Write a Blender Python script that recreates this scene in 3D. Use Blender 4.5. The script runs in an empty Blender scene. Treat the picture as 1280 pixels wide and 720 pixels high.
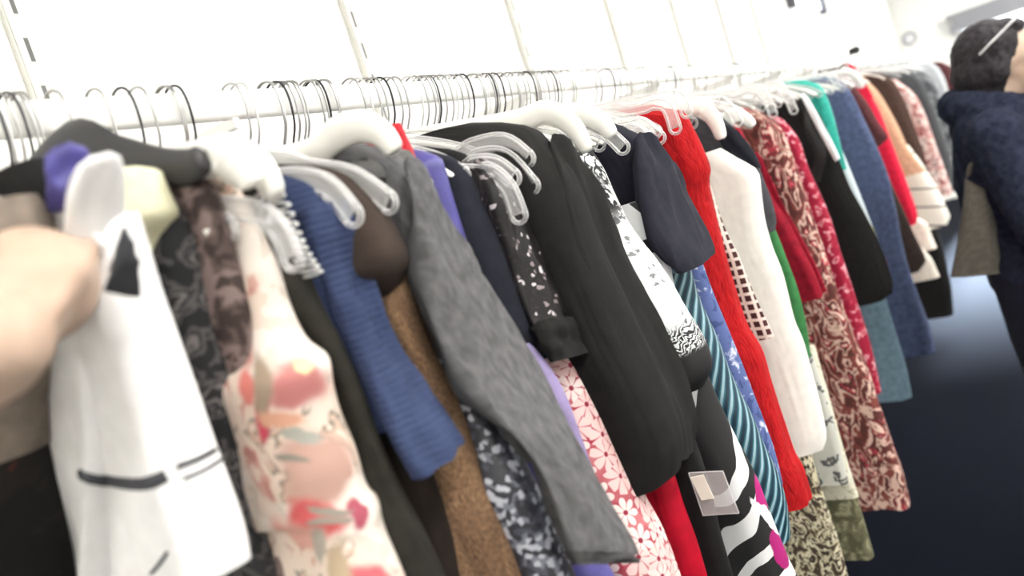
import bpy, bmesh, math, random
from mathutils import Vector, Matrix, Euler, noise
from mathutils.bvhtree import BVHTree
random.seed(7)
PI = math.pi
scene = bpy.context.scene
COL = scene.collection

# ------------------------------------------------------------------ camera
F = 1000.0
CAM_M = ((0.50509289, 0.24343821, 0.82802114), (-0.80633481, -0.20898784, 0.55330666), (-0.30774234, 0.94713353, -0.09073443))
CAMZ = 1.5
def ray(px, py):
    a, b = px - 640.0, 360.0 - py
    return Vector([r[0] * a + r[1] * b + r[2] * F for r in CAM_M])
def onX(px, py, X):
    r = ray(px, py); r = r * (X / r.x); r.z += CAMZ; return r
def onY(px, py, Y):
    r = ray(px, py); r = r * (Y / r.y); r.z += CAMZ; return r
cam = bpy.data.cameras.new('camera')
cam.sensor_width = 36.0
cam.lens = 36.0 * F / 1280.0
cam.clip_start = 0.02
camo = bpy.data.objects.new('camera', cam)
COL.objects.link(camo)
camo.matrix_world = Matrix(((CAM_M[0][0], CAM_M[0][1], -CAM_M[0][2], 0), (CAM_M[1][0], CAM_M[1][1], -CAM_M[1][2], 0),
                            (CAM_M[2][0], CAM_M[2][1], -CAM_M[2][2], CAMZ), (0, 0, 0, 1)))
cam.dof.use_dof = True
cam.dof.focus_distance = 1.02
cam.dof.aperture_fstop = cam.lens / 1000.0 / 0.0082
scene.camera = camo

# ------------------------------------------------------------------ world layout
WALL_Y = 0.95
RAIL_Y = 0.65
RAIL_Z0, RAIL_Z1 = 1.677, 1.708
END_X = 11.0

# ------------------------------------------------------------------ materials
ALBEDO = [0.56]      # cloth reflects less than the paint and plastics
def lin(c):
    out = []
    for v in c[:3]:
        v = v / 255.0
        out.append(v / 12.92 if v <= 0.04045 else ((v + 0.055) / 1.055) ** 2.4)
    k = ALBEDO[0]
    return (out[0] * k, out[1] * k, out[2] * k, 1.0)

class Mat:
    """procedural cloth / plastic / metal material built from nodes; colours are given as 0-255 sRGB"""
    def __init__(s, name, rough=0.85, bump=0.0, bscale=700, metallic=0.0, sheen=0.0, spec=0.3):
        s.m = bpy.data.materials.new(name); s.m.use_nodes = True
        s.nt = s.m.node_tree; s.n = s.nt.nodes; s.l = s.nt.links
        s.b = s.n['Principled BSDF']
        s.b.inputs['Roughness'].default_value = rough
        s.b.inputs['Metallic'].default_value = metallic
        s.b.inputs['Specular IOR Level'].default_value = spec
        if sheen: s.b.inputs['Sheen Weight'].default_value = sheen
        s.tc = s.n.new('ShaderNodeTexCoord'); s.uv = s.tc.outputs['UV']
        if bump:
            h = s.noise(bscale, 2)
            s.bumpit(h, bump)
    def bumpit(s, h, strength, dist=0.002):
        bn = s.n.new('ShaderNodeBump'); bn.inputs['Strength'].default_value = strength; bn.inputs['Distance'].default_value = dist
        s.l.new(h, bn.inputs['Height']); s.l.new(bn.outputs[0], s.b.inputs['Normal'])
    def put(s, sock, v):
        if v is None: return
        if hasattr(v, 'links'): s.l.new(v, sock)
        else: sock.default_value = v
    def math(s, op, a, b=None, c=None):
        n = s.n.new('ShaderNodeMath'); n.operation = op
        s.put(n.inputs[0], a); s.put(n.inputs[1], b); s.put(n.inputs[2], c); return n.outputs[0]
    def vmath(s, op, a, b=None):
        n = s.n.new('ShaderNodeVectorMath'); n.operation = op
        s.put(n.inputs[0], a); s.put(n.inputs[1], b); return n.outputs[0]
    def scl(s, k, vec=None, rot=0.0, off=(0, 0, 0)):
        n = s.n.new('ShaderNodeMapping'); s.l.new(vec or s.uv, n.inputs[0])
        k = (k, k, k) if not isinstance(k, tuple) else k
        n.inputs['Scale'].default_value = k; n.inputs['Rotation'].default_value = (0, 0, rot); n.inputs['Location'].default_value = off
        return n.outputs[0]
    def noise(s, scale, detail=2.0, dist=0.0, vec=None, rough=0.5, color=False):
        n = s.n.new('ShaderNodeTexNoise'); s.l.new(vec or s.uv, n.inputs['Vector'])
        n.inputs['Scale'].default_value = scale; n.inputs['Detail'].default_value = detail
        n.inputs['Distortion'].default_value = dist; n.inputs['Roughness'].default_value = rough
        return n.outputs['Color' if color else 'Fac']
    def vor(s, scale, out='Distance', feature='F1', vec=None, rnd=1.0):
        n = s.n.new('ShaderNodeTexVoronoi'); n.voronoi_dimensions = '2D'; n.feature = feature
        s.l.new(vec or s.uv, n.inputs['Vector']); n.inputs['Scale'].default_value = scale
        n.inputs['Randomness'].default_value = rnd
        return n.outputs[out]
    def wave(s, scale, dist=0.0, rot=0.0, vec=None, detail=2, dscale=1.0):
        n = s.n.new('ShaderNodeTexWave'); s.l.new(s.scl(1.0, vec, rot), n.inputs['Vector'])
        n.inputs['Scale'].default_value = scale; n.inputs['Distortion'].default_value = dist
        n.inputs['Detail'].default_value = detail; n.inputs['Detail Scale'].default_value = dscale
        return n.outputs['Fac']
    def ramp(s, fac, stops, hard=False):
        n = s.n.new('ShaderNodeValToRGB'); cr = n.color_ramp
        cr.interpolation = 'CONSTANT' if hard else 'LINEAR'
        while len(cr.elements) < len(stops): cr.elements.new(0.5)
        for e, (p, c) in zip(cr.elements, stops):
            e.position = p
        for e, (p, c) in zip(cr.elements, stops):
            e.color = lin(c)
        s.l.new(fac, n.inputs[0]); return n.outputs[0]
    def step(s, v, lo, hi):
        n = s.n.new('ShaderNodeMapRange'); n.interpolation_type = 'SMOOTHSTEP'
        s.l.new(v, n.inputs[0]); n.inputs[1].default_value = lo; n.inputs[2].default_value = hi
        return n.outputs[0]
    def mix(s, fac, a, b):
        n = s.n.new('ShaderNodeMix'); n.data_type = 'RGBA'
        s.put(n.inputs[0], fac)
        s.put(n.inputs[6], lin(a) if isinstance(a, tuple) else a)
        s.put(n.inputs[7], lin(b) if isinstance(b, tuple) else b)
        return n.outputs[2]
    def sep(s, vec):
        n = s.n.new('ShaderNodeSeparateXYZ'); s.l.new(vec, n.inputs[0]); return n.outputs
    def distort(s, amount, scale, vec=None):
        v = vec or s.uv
        c = s.vmath('SUBTRACT', s.noise(scale, 3, 0, v, color=True), (0.5, 0.5, 0.5))
        c = s.vmath('MULTIPLY', c, (amount, amount, 0))
        return s.vmath('ADD', v, c)
    def blobs(s, base, items, vec=None, soft=0.06):
        """printed shapes: ellipses (u, v, half-width, half-height, rotation, colour) in metres on the cloth"""
        out = base
        for (u, v, a, b, r, c) in items:
            p = s.n.new('ShaderNodeMapping'); p.vector_type = 'TEXTURE'
            s.l.new(vec or s.uv, p.inputs[0])
            p.inputs['Location'].default_value = (u, v, 0); p.inputs['Rotation'].default_value = (0, 0, r)
            p.inputs['Scale'].default_value = (a, b, 1)
            ln = s.n.new('ShaderNodeVectorMath'); ln.operation = 'LENGTH'; s.l.new(p.outputs[0], ln.inputs[0])
            out = s.mix(s.step(ln.outputs['Value'], 1.0 + soft, 1.0 - soft), out, c)
        return out
    def flowers(s, scale, n_pet, r_in, r_out, vec=None, rnd=0.6):
        """mask of petalled flowers scattered on the cloth, and a mask of their hearts"""
        v = s.scl(scale, vec)
        pos = s.vor(1.0, 'Position', vec=v, rnd=rnd)
        d = s.vmath('SUBTRACT', v, pos)
        x, y, z = s.sep(d)
        ang = s.math('ARCTAN2', y, x)
        rad = s.vor(1.0, 'Distance', vec=v, rnd=rnd)
        cell = s.sep(s.vor(1.0, 'Color', vec=v, rnd=rnd))[0]
        ang = s.math('ADD', ang, s.math('MULTIPLY', cell, 6.28))
        lobe = s.math('ABSOLUTE', s.math('COSINE', s.math('MULTIPLY', ang, n_pet / 2.0)))
        lim = s.math('MULTIPLY_ADD', s.math('POWER', lobe, 0.55), r_out - r_in, r_in)
        lim = s.math('MULTIPLY', lim, s.math('MULTIPLY_ADD', cell, 0.5, 0.75))
        pet = s.step(s.math('SUBTRACT', lim, rad), -0.02, 0.03)
        heart = s.step(rad, 0.13, 0.09)
        return pet, heart, cell, lobe, rad
    def done(s, col):
        if isinstance(col, tuple): s.b.inputs['Base Color'].default_value = lin(col)
        else: s.l.new(col, s.b.inputs['Base Color'])
        return s.m

def plain(name, c, var=0.14, rough=0.9, bump=0.25, bscale=900, sheen=0.0, spec=0.2, vs=60):
    m = Mat(name, rough, sheen=sheen, spec=spec)
    drape = m.noise(10, 2, 0.6, m.scl((2.2, 0.40, 1), off=(len(name) * 0.37, 0, 0)))
    m.bumpit(m.math('MULTIPLY_ADD', m.noise(bscale, 2), bump * 0.16, drape), 0.5, 0.014)
    hi = tuple(min(255, v * (1 + var)) for v in c); lo = tuple(v * (1 - var) for v in c)
    return m.done(m.ramp(m.noise(vs, 4), [(0.3, lo), (0.7, hi)]))

def camo_print(name, stops, scale, dist=1.0, rough=0.85, detail=3, stretch=(1, 1, 1), warp=0.0, wscale=20):
    m = Mat(name, rough, 0.15)
    v = m.scl(stretch)
    if warp: v = m.distort(warp, wscale, v)
    return m.done(m.ramp(m.noise(scale, detail, dist, v), stops, True))

M = {}
# --- plain cloths
M['black'] = plain('black jersey', (30, 29, 29), 0.1, 0.85)
M['black_soft'] = plain('soft black knit', (34, 33, 32), 0.12, 0.9, 0.4, 500)
M['olive_black'] = plain('olive black cloth', (50, 48, 42), 0.15)
M['brown_black'] = plain('brown black cloth', (44, 36, 31), 0.15)
M['ink'] = plain('ink navy cloth', (40, 42, 52), 0.1)
M['navy_tee'] = plain('dark navy jersey', (46, 46, 58), 0.1)
M['navy_sweater'] = None
M['choc'] = plain('chocolate brown cloth', (74, 62, 55), 0.1)
M['red_velvet'] = plain('red velvet', (214, 30, 48), 0.1, 0.9, 0.5, 300, sheen=0.2)
M['violet_blue'] = plain('violet blue satin', (88, 82, 164), 0.1, 0.5, 0.05, spec=0.5)
M['lavender'] = plain('lavender cloth', (176, 160, 206), 0.06)
M['bright_red'] = plain('bright red satin', (206, 8, 44), 0.06, 0.6, 0.05)
ALBEDO[0] = 0.9
M['white'] = plain('white cloth', (244, 243, 242), 0.02, 0.9, 0.1)
M['ivory'] = plain('ivory crepe', (243, 240, 232), 0.02, 0.85, 0.15)
ALBEDO[0] = 0.56
M['charcoal'] = plain('charcoal cloth', (70, 70, 74), 0.1)
M['slate'] = plain('slate grey cloth', (86, 87, 92), 0.1)
M['green'] = plain('green cloth', (74, 146, 86), 0.08)
M['burgundy'] = plain('burgundy red knit', (170, 26, 50), 0.1, 0.9, 0.4, 450)
ALBEDO[0] = 1.0
M['denim'] = plain('dusty denim', (74, 84, 112), 0.14, 0.9, 0.4, 500)
M['grey_teal'] = plain('grey teal cloth', (104, 128, 142), 0.1)
M['teal'] = plain('turquoise satin', (44, 158, 142), 0.1, 0.5, 0.05)
M['maroon'] = plain('dark maroon cloth', (84, 48, 50), 0.12)
M['scarlet'] = plain('scarlet cloth', (206, 30, 60), 0.08, 0.85)
M['tan'] = plain('tan cloth', (190, 152, 124), 0.08)
M['dark_brown'] = plain('dark brown cloth', (72, 54, 48), 0.12)
M['dusk_brown'] = plain('dark umber cloth', (52, 42, 38), 0.12)
M['cream'] = plain('cream cloth', (226, 216, 204), 0.05)
M['grey'] = plain('mid grey cloth', (120, 121, 124), 0.1)
M['pale_grey'] = plain('pale grey fleece', (176, 178, 180), 0.08, 0.95, 0.6, 200)
M['dark_grey'] = plain('dark grey cloth', (74, 76, 78), 0.12)
M['pale_olive'] = plain('pale olive cloth', (214, 210, 178), 0.06)
M['khaki'] = plain('khaki canvas', (104, 100, 92), 0.1, 0.9, 0.5, 300)

ALBEDO[0] = 0.72
m = Mat('rib knit navy', 0.9, spec=0.2)
w = m.wave(60, 0.6, PI / 2, detail=1)
m.bumpit(w, 0.35)
M['navy_sweater'] = m.done(m.ramp(m.noise(9, 3), [(0.35, (44, 54, 84)), (0.7, (66, 78, 112))]))
m = Mat('grey marl knit', 0.95, spec=0.15)
m.bumpit(m.noise(260, 3, 0, m.scl((2.2, 0.7, 1))), 0.5)
M['grey_marl'] = m.done(m.ramp(m.noise(140, 4, 0, m.scl((1.6, 0.5, 1))), [(0.3, (86, 86, 87)), (0.7, (118, 117, 119))]))
m = Mat('grey marl rib', 0.95, spec=0.15)
m.bumpit(m.wave(75, 0.1, 0, detail=0), 0.8)
M['grey_rib'] = m.done((88, 87, 88))
# yoke of the grey cardigan: grey with smoky dark roses
m = Mat('grey rose yoke', 0.95, 0.2)
pt, ht, cl, lb, rd = m.flowers(26, 5, 0.22, 0.44, m.distort(0.02, 40), 0.9)
msk = m.math('MULTIPLY', pt, m.step(m.noise(60, 3), 0.42, 0.55))
M['rose_yoke'] = m.done(m.mix(msk, m.ramp(m.noise(120, 3), [(0.3, (94, 93, 92)), (0.7, (114, 113, 112))]), (54, 50, 50)))
# brown boucle
m = Mat('brown boucle', 0.95)
d = m.noise(420, 4, 0, m.scl((1, 0.6, 1)))
m.bumpit(d, 0.9, 0.003)
M['boucle'] = m.done(m.mix(m.step(m.noise(18, 3, 0.5, m.scl((2.5, 0.6, 1))), 0.35, 0.7), m.ramp(d, [(0.3, (112, 84, 62)), (0.7, (176, 140, 106))]), m.ramp(d, [(0.3, (78, 58, 44)), (0.7, (134, 104, 78))])))
# dark smoky floral prints on the left
M['smoke_print'] = camo_print('smoky black and grey print', [(0, (34, 34, 36)), (0.44, (84, 82, 82)), (0.50, (48, 47, 49)), (0.55, (112, 108, 106)), (0.60, (40, 39, 40))], 44, 0.4)
M['mauve_print'] = camo_print('mauve and umber print', [(0, (62, 50, 46)), (0.42, (92, 78, 74)), (0.5, (132, 114, 110)), (0.6, (66, 54, 50)), (0.67, (150, 122, 114))], 42, 0.5)
# large painterly floral on cream
m = Mat('cream painted floral', 0.7, 0.1)
dv = m.distort(0.03, 22)
base = m.ramp(m.noise(16, 3, 1.2), [(0, (236, 216, 200)), (0.45, (248, 236, 224)), (0.6, (226, 214, 200)), (0.66, (240, 220, 206))], True)
big = m.ramp(m.noise(21, 2, 1.6, m.scl((1.3, 1, 1), off=(3, 1, 0))), [(0, (196, 138, 128)), (0.33, (214, 168, 154)), (0.40, (240, 220, 204)), (0.60, (150, 140, 126)), (0.64, (222, 190, 170)), (0.70, (246, 232, 220))], True)
c0 = m.mix(m.step(m.noise(11, 2, 0.8, m.scl(1, off=(7, 2, 0))), 0.44, 0.49), base, big)
def fp(px, py, X=0.385):
    p = onX(px, py, X); return p.z
items = []
for (px, py, u, a, b, r, c) in [(365, 490, -0.040, .008, .022, .5, (214, 66, 92)), (352, 455, -0.050, .008, .013, .2, (222, 128, 118)),
        (405, 465, -0.012, .018, .016, .3, (196, 126, 122)), (372, 462, -0.036, .009, .024, .2, (166, 146, 126)),
        (412, 444, -0.006, .006, .005, .6, (242, 224, 172)), (388, 500, -0.03, .018, .006, .5, (222, 168, 140)),
        (430, 560, -0.02, .026, .024, .2, (196, 158, 144)), (425, 612, -0.03, .018, .014, .4, (206, 92, 92)), (400, 625, -0.05, .022, .012, .3, (226, 170, 156)),
        (478, 620, -0.004, .007, .012, .2, (176, 84, 100)), (462, 605, -0.018, .014, .003, .5, (150, 144, 132)), (450, 615, -0.022, .012, .003, .4, (156, 150, 138)),
        (435, 640, -0.036, .007, .014, .2, (178, 168, 156)), (505, 700, -0.012, .022, .013, .5, (204, 104, 112)), (440, 700, -0.05, .010, .014, .4, (146, 138, 124)),
        (360, 400, -0.035, .006, .020, .5, (206, 150, 140)), (350, 360, -0.03, .005, .026, .3, (196, 190, 176)), (468, 690, -0.03, .008, .030, .3, (190, 168, 140)),
        (415, 520, -0.02, .012, .004, .4, (168, 168, 158)), (398, 545, -0.034, .010, .003, .3, (140, 134, 124))]:
    items.append((u, fp(px, py), a, b, -r, c))
M['cream_floral'] = m.done(m.blobs(c0, items, dv, 0.3))
# speckled black and white sequins
m = Mat('speckled sequin cloth', 0.5, spec=0.5)
cc = m.sep(m.vor(210, 'Color'))[0]
thr = m.math('MULTIPLY_ADD', cc, 0.55, m.math('MULTIPLY', m.noise(34, 3), 0.55))
M['speckle'] = m.done(m.ramp(thr, [(0, (46, 46, 54)), (0.52, (78, 80, 92)), (0.62, (128, 132, 144)), (0.70, (206, 208, 218))], True))
# black sequins; the few pale cells are glints painted into the colour
m = Mat('black sequin cloth', 0.5, spec=0.25)
cc = m.sep(m.vor(300, 'Color'))[0]
M['sequin'] = m.done(m.ramp(cc, [(0, (26, 22, 24)), (0.85, (44, 36, 38)), (0.93, (150, 138, 140)), (0.97, (214, 206, 208))], True))
# daisies
m = Mat('daisy print', 0.8, 0.1)
pt, ht, cl, lb, rd = m.flowers(40, 7, 0.20, 0.78, None, 0.7)
line = m.step(lb, 0.34, 0.16)
line = m.math('MULTIPLY', line, m.step(rd, 0.10, 0.16))
pc = m.mix(m.step(cl, 0.45, 0.55), (250, 226, 220), (244, 205, 200))
pc = m.mix(m.math('MULTIPLY', line, 0.8), pc, (176, 84, 96))
ground = m.ramp(m.noise(40, 1), [(0.35, (168, 52, 70)), (0.6, (198, 116, 120))])
c0 = m.mix(pt, ground, pc)
M['daisy'] = m.done(m.mix(ht, c0, (150, 40, 62)))
# ivory with dark leaves
M['ivory_leaf'] = camo_print('ivory with small grey leaves', [(0, (236, 230, 212)), (0.56, (92, 94, 84)), (0.64, (206, 186, 160)), (0.7, (232, 226, 208))], 60, 1.4)
# black scrollwork on white
m = Mat('black scroll print on white', 0.75, 0.1)
dv = m.distort(0.05, 16)
s1 = m.step(m.math('ABSOLUTE', m.math('SUBTRACT', m.noise(30, 1, 1.6, dv), 0.5)), 0.055, 0.040)
lf, ht, cl, lb, rd = m.flowers(30, 6, 0.10, 0.40, m.distort(0.02, 60), 0.9)
pick = m.step(m.noise(13, 1, 0, m.scl(1, off=(4, 9, 0))), 0.44, 0.50)
zz = m.sep(m.uv)[1]
heavy = m.step(zz, 1.43, 1.47)
light = m.step(m.noise(90, 2), 0.50, 0.58)
ink = m.math('MULTIPLY', m.math('MAXIMUM', s1, m.math('MULTIPLY', lf, pick)), heavy)
soft = m.math('MULTIPLY', m.math('MULTIPLY', lf, light), m.step(cl, 0.25, 0.35))
c0 = m.mix(soft, (236, 238, 238), (126, 128, 130))
c0 = m.mix(ink, c0, (40, 40, 42))
# lower border: black ground with a white feathered leaf
low = m.step(zz, 1.318, 1.302)
band = m.mix(m.step(m.wave(70, 9, 0.9, dv, 2, 2), 0.48, 0.56), (38, 37, 38), (226, 228, 228))
solid = m.step(zz, 1.282, 1.274)
c0 = m.mix(low, c0, band)
M['scroll'] = m.done(m.mix(solid, c0, (36, 35, 36)))
# white patch blouse with a black ribbon
m = Mat('white with black band', 0.8)
M['white_band'] = m.done(m.blobs(m.ramp(m.noise(10), [(0, (244, 244, 244)), (1, (236, 236, 236))]), [(0.0, 1.408, .2, .010, 0.1, (46, 44, 46)), (-0.004, 1.44, .009, .04, .1, (46, 44, 46))]))
# bold black and white abstract
m = Mat('bold black and white abstract print', 0.7, 0.05)
dv = m.distort(0.05, 7)
w1 = m.step(m.wave(5.6, 7.5, 0.95, dv, 1, 1.5), 0.62, 0.66)
c0 = m.mix(w1, (34, 33, 34), (236, 236, 236))
M['bold'] = m.done(m.blobs(c0, [(0.0, 0.985, .020, .030, -.25, (170, 24, 112)), (0.002, 1.055, .016, .026, -.2, (182, 30, 120)), (0.0, 1.02, .008, .05, .5, (236, 236, 236))], m.distort(0.02, 40)))
# teal diagonal stripes
m = Mat('teal striped satin', 0.5, spec=0.4)
M['teal_stripe'] = m.done(m.ramp(m.wave(24, 1.0, 0.55, None, 1, 1), [(0.2, (20, 52, 68)), (0.5, (44, 108, 126)), (0.76, (56, 116, 130)), (0.90, (168, 198, 206))]))
# periwinkle with pale flecks
M['peri'] = camo_print('periwinkle blue with white flecks', [(0, (66, 82, 132)), (0.4, (92, 108, 160)), (0.58, (150, 160, 196)), (0.63, (214, 216, 230))], 46, 0.8)
# crinkled red
m = Mat('crinkled red chiffon', 0.85, spec=0.2)
h = m.noise(70, 4, 1.5, m.scl((1.6, 0.5, 1)))
m.bumpit(h, 0.9, 0.006)
M['crinkle_red'] = m.done(m.ramp(h, [(0.3, (170, 10, 16)), (0.7, (208, 28, 32))]))
# cream with dotted brown grid
m = Mat('cream cloth with printed dark dots', 0.8)
v = m.scl(64, None, 0.12)
fx, fy, fz = m.sep(m.vmath('FRACTION', v))
dx = m.math('ABSOLUTE', m.math('SUBTRACT', fx, 0.5)); dy = m.math('ABSOLUTE', m.math('SUBTRACT', fy, 0.5))
M['dots'] = m.done(m.mix(m.step(m.math('MAXIMUM', dx, dy), 0.36, 0.30), (238, 220, 208), (70, 28, 30)))
# pale with soft black spots
M['spots'] = camo_print('pale cloth with soft dark spots', [(0, (214, 214, 204)), (0.58, (96, 98, 96)), (0.66, (190, 190, 180))], 28, 0.3)
# leafy olive skirt
ALBEDO[0] = 0.95
M['olive_leaf'] = camo_print('cream and umber leaf print', [(0, (62, 50, 40)), (0.43, (128, 118, 92)), (0.47, (206, 198, 172)), (0.54, (54, 43, 36)), (0.61, (186, 178, 150))], 44, 0.5, stretch=(1.3, 0.9, 1))
M['cream_lace'] = camo_print('cream lace with faint olive veins', [(0, (206, 202, 182)), (0.52, (216, 212, 194)), (0.6, (150, 146, 116)), (0.63, (210, 206, 188))], 30, 1.8)
M['olive_knit'] = camo_print('olive mottled knit', [(0, (84, 84, 62)), (0.5, (106, 104, 80)), (0.6, (140, 138, 112))], 40, 1.0)
# garnet leaves
M['garnet'] = camo_print('garnet and blush leaf print', [(0, (84, 44, 40)), (0.40, (122, 62, 56)), (0.48, (210, 178, 164)), (0.535, (88, 44, 40)), (0.60, (172, 62, 74)), (0.64, (222, 196, 180))], 24, 0.9, detail=4, stretch=(1.4, 0.75, 1))
M['crimson_fleck'] = camo_print('crimson with pale flecks', [(0, (142, 18, 48)), (0.5, (164, 34, 60)), (0.585, (226, 176, 182)), (0.64, (150, 20, 50))], 50, 0.5)
m = Mat('black satin', 0.42, spec=0.4)
M['satin'] = m.done((38, 40, 40))
M['pink_print'] = camo_print('pink white and brown zigzag print', [(0, (150, 84, 84)), (0.42, (214, 168, 160)), (0.52, (240, 226, 220)), (0.6, (140, 92, 88))], 26, 1.0)
m = Mat('cream plaid', 0.85)
fx, fy, fz = m.sep(m.vmath('FRACTION', m.scl(11, None, 0.25)))
M['plaid'] = m.done(m.mix(m.step(m.math('ABSOLUTE', m.math('SUBTRACT', fy, 0.5)), 0.055, 0.035), (228, 224, 212), (52, 46, 46)))
M['grey_print'] = camo_print('grey mottled print', [(0, (70, 72, 74)), (0.45, (112, 114, 116)), (0.55, (160, 160, 162)), (0.62, (86, 88, 90))], 22, 1.0)
m = Mat('white sleeve with coloured cuff stripes', 0.8)
z = m.sep(m.uv)[1]
M['white_trim'] = m.done(m.ramp(z, [(0, (190, 40, 80)), (0.5, (190, 40, 80))]))
m = Mat('pale blue with coloured tip', 0.8)
z = m.sep(m.uv)[1]
zr = m.step(z, 0.0, 2.0)
M['tip'] = m.done(m.blobs(m.ramp(m.noise(8), [(0, (214, 228, 232)), (1, (226, 236, 240))]), [(0, onX(1106, 325, 2.62).z, .3, .028, 0, (178, 40, 70)), (0, onX(1103, 311, 2.62).z, .3, .010, 0, (40, 40, 48)), (0, onX(1096, 290, 2.62).z, .3, .022, 0, (204, 202, 130))]))
# blush and taupe blouse, soft bands
ALBEDO[0] = 0.75
m = Mat('blush satin with taupe shading print', 0.7, spec=0.2)
M['blush'] = m.done(m.ramp(m.noise(14, 2, 0.5), [(0.3, (226, 200, 178)), (0.7, (236, 214, 194))]))
M['taupe'] = plain('taupe knit', (140, 128, 116), 0.12)
M['muddy'] = camo_print('black and rust print', [(0, (26, 25, 24)), (0.55, (38, 34, 32)), (0.66, (96, 50, 38)), (0.7, (120, 96, 84))], 20, 0.8)
# plastics, metals
ALBEDO[0] = 1.0
def plastic(name, c, rough=0.35):
    m = Mat(name, rough, spec=0.5)
    return m.done(m.ramp(m.noise(20, 2), [(0.3, tuple(v * 0.98 for v in c)), (0.7, c)]))
M['white_plastic'] = plastic('white hanger plastic', (240, 238, 230))
M['black_plastic'] = plastic('black hanger plastic', (44, 43, 45), 0.5)
def clear(name, tint, amount):
    m = Mat(name, 0.2, spec=0.8)
    m.done(tint)
    tr = m.n.new('ShaderNodeBsdfTransparent')
    lw = m.n.new('ShaderNodeLayerWeight'); lw.inputs['Blend'].default_value = 0.45
    f = m.math('MULTIPLY_ADD', m.math('POWER', lw.outputs['Facing'], 1.6), 0.9 - amount, amount)
    ms = m.n.new('ShaderNodeMixShader'); m.l.new(f, ms.inputs[0]); m.l.new(tr.outputs[0], ms.inputs[1]); m.l.new(m.b.outputs[0], ms.inputs[2])
    m.l.new(ms.outputs[0], m.n['Material Output'].inputs[0])
    return m.m
M['clear'] = clear('clear hanger plastic', (250, 249, 247), 0.22)
M['film'] = clear('clear tag film', (214, 208, 208), 0.30)
M['chrome'] = (lambda m: m.done(m.ramp(m.noise(12), [(0, (206, 206, 204)), (1, (218, 218, 216))])))(Mat('bright chrome', 0.3, metallic=1.0))
M['rail'] = (lambda m: m.done(m.ramp(m.noise(12), [(0, (236, 236, 232)), (1, (244, 244, 240))])))(Mat('satin white rail', 0.35, spec=0.6))
M['wire'] = (lambda m: m.done(m.ramp(m.noise(30), [(0, (150, 150, 148)), (1, (180, 180, 178))])))(Mat('steel wire', 0.3, metallic=1.0))
M['black_wire'] = (lambda m: m.done((34, 34, 36)))(Mat('black wire', 0.45))

# ------------------------------------------------------------------ object helpers
def new_obj(name, me, parent=None):
    o = bpy.data.objects.new(name, me); COL.objects.link(o)
    if parent is not None:
        o.parent = parent
        o.matrix_parent_inverse = parent.matrix_world.inverted()
    return o
def tag(o, label, cat, group=None):
    o['label'] = label; o['category'] = cat
    if group: o['group'] = group
    return o
def thing(name, label, cat, loc, group=None):
    o = bpy.data.objects.new(name, None); COL.objects.link(o)
    o.location = loc; o.empty_display_size = 0.05
    o.matrix_world = Matrix.Translation(loc)
    return tag(o, label, cat, group)
def struct(o):
    o['kind'] = 'structure'; return o
def mesh_from_bm(name, bm, mat, smooth=True):
    me = bpy.data.meshes.new(name); bm.to_mesh(me); bm.free()
    if mat: me.materials.append(mat)
    if smooth:
        me.polygons.foreach_set('use_smooth', [True] * len(me.polygons))
    return me
def obj(name, bm, mat, parent=None, smooth=True):
    return new_obj(name, mesh_from_bm(name, bm, mat, smooth), parent)
def box(bm, lo, hi, bev=0.0):
    r = bmesh.ops.create_cube(bm, size=1.0)
    c = [(a + b) / 2 for a, b in zip(lo, hi)]; d = [b - a for a, b in zip(lo, hi)]
    bmesh.ops.transform(bm, matrix=Matrix.Translation(c) @ Matrix.Diagonal((d[0], d[1], d[2], 1)), verts=r['verts'])
    if bev:
        es = list({e for v in r['verts'] for e in v.link_edges})
        bmesh.ops.bevel(bm, geom=es, offset=bev, segments=2, affect='EDGES')
def smooth_path(pts, n=4):
    pts = [Vector(p) for p in pts]
    if len(pts) < 3: return pts
    out = []
    for i in range(len(pts) - 1):
        p0 = pts[max(i - 1, 0)]; p1 = pts[i]; p2 = pts[i + 1]; p3 = pts[min(i + 2, len(pts) - 1)]
        for k in range(n):
            t = k / n
            out.append(0.5 * ((2 * p1) + (p2 - p0) * t + (2 * p0 - 5 * p1 + 4 * p2 - p3) * t * t + (3 * p1 - p0 - 3 * p2 + p3) * t ** 3))
    out.append(pts[-1])
    return out
def sweep(bm, pts, ra, rb=None, side=None, seg=8, round_ends=True):
    """tube along pts; ra across `side` (fixed vector), rb across the other direction; radii may be lists"""
    pts = [Vector(p) for p in pts]; n = len(pts)
    ra = ra if isinstance(ra, list) else [ra] * n
    rb = ra if rb is None else (rb if isinstance(rb, list) else [rb] * n)
    rings = []; prev = None
    for i, p in enumerate(pts):
        t = (pts[min(i + 1, n - 1)] - pts[max(i - 1, 0)]).normalized()
        if side is not None: a = Vector(side)
        else: a = prev if prev is not None else (Vector((1, 0, 0)) if abs(t.x) < 0.9 else Vector((0, 1, 0)))
        a = (a - t * a.dot(t)).normalized(); prev = a
        b = t.cross(a)
        rings.append([bm.verts.new(p + a * (ra[i] * math.cos(2 * PI * k / seg)) + b * (rb[i] * math.sin(2 * PI * k / seg))) for k in range(seg)])
    for r0, r1 in zip(rings, rings[1:]):
        for k in range(seg):
            bm.faces.new((r0[k], r0[(k + 1) % seg], r1[(k + 1) % seg], r1[k]))
    bm.faces.new(list(reversed(rings[0]))); bm.faces.new(rings[-1])

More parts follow.
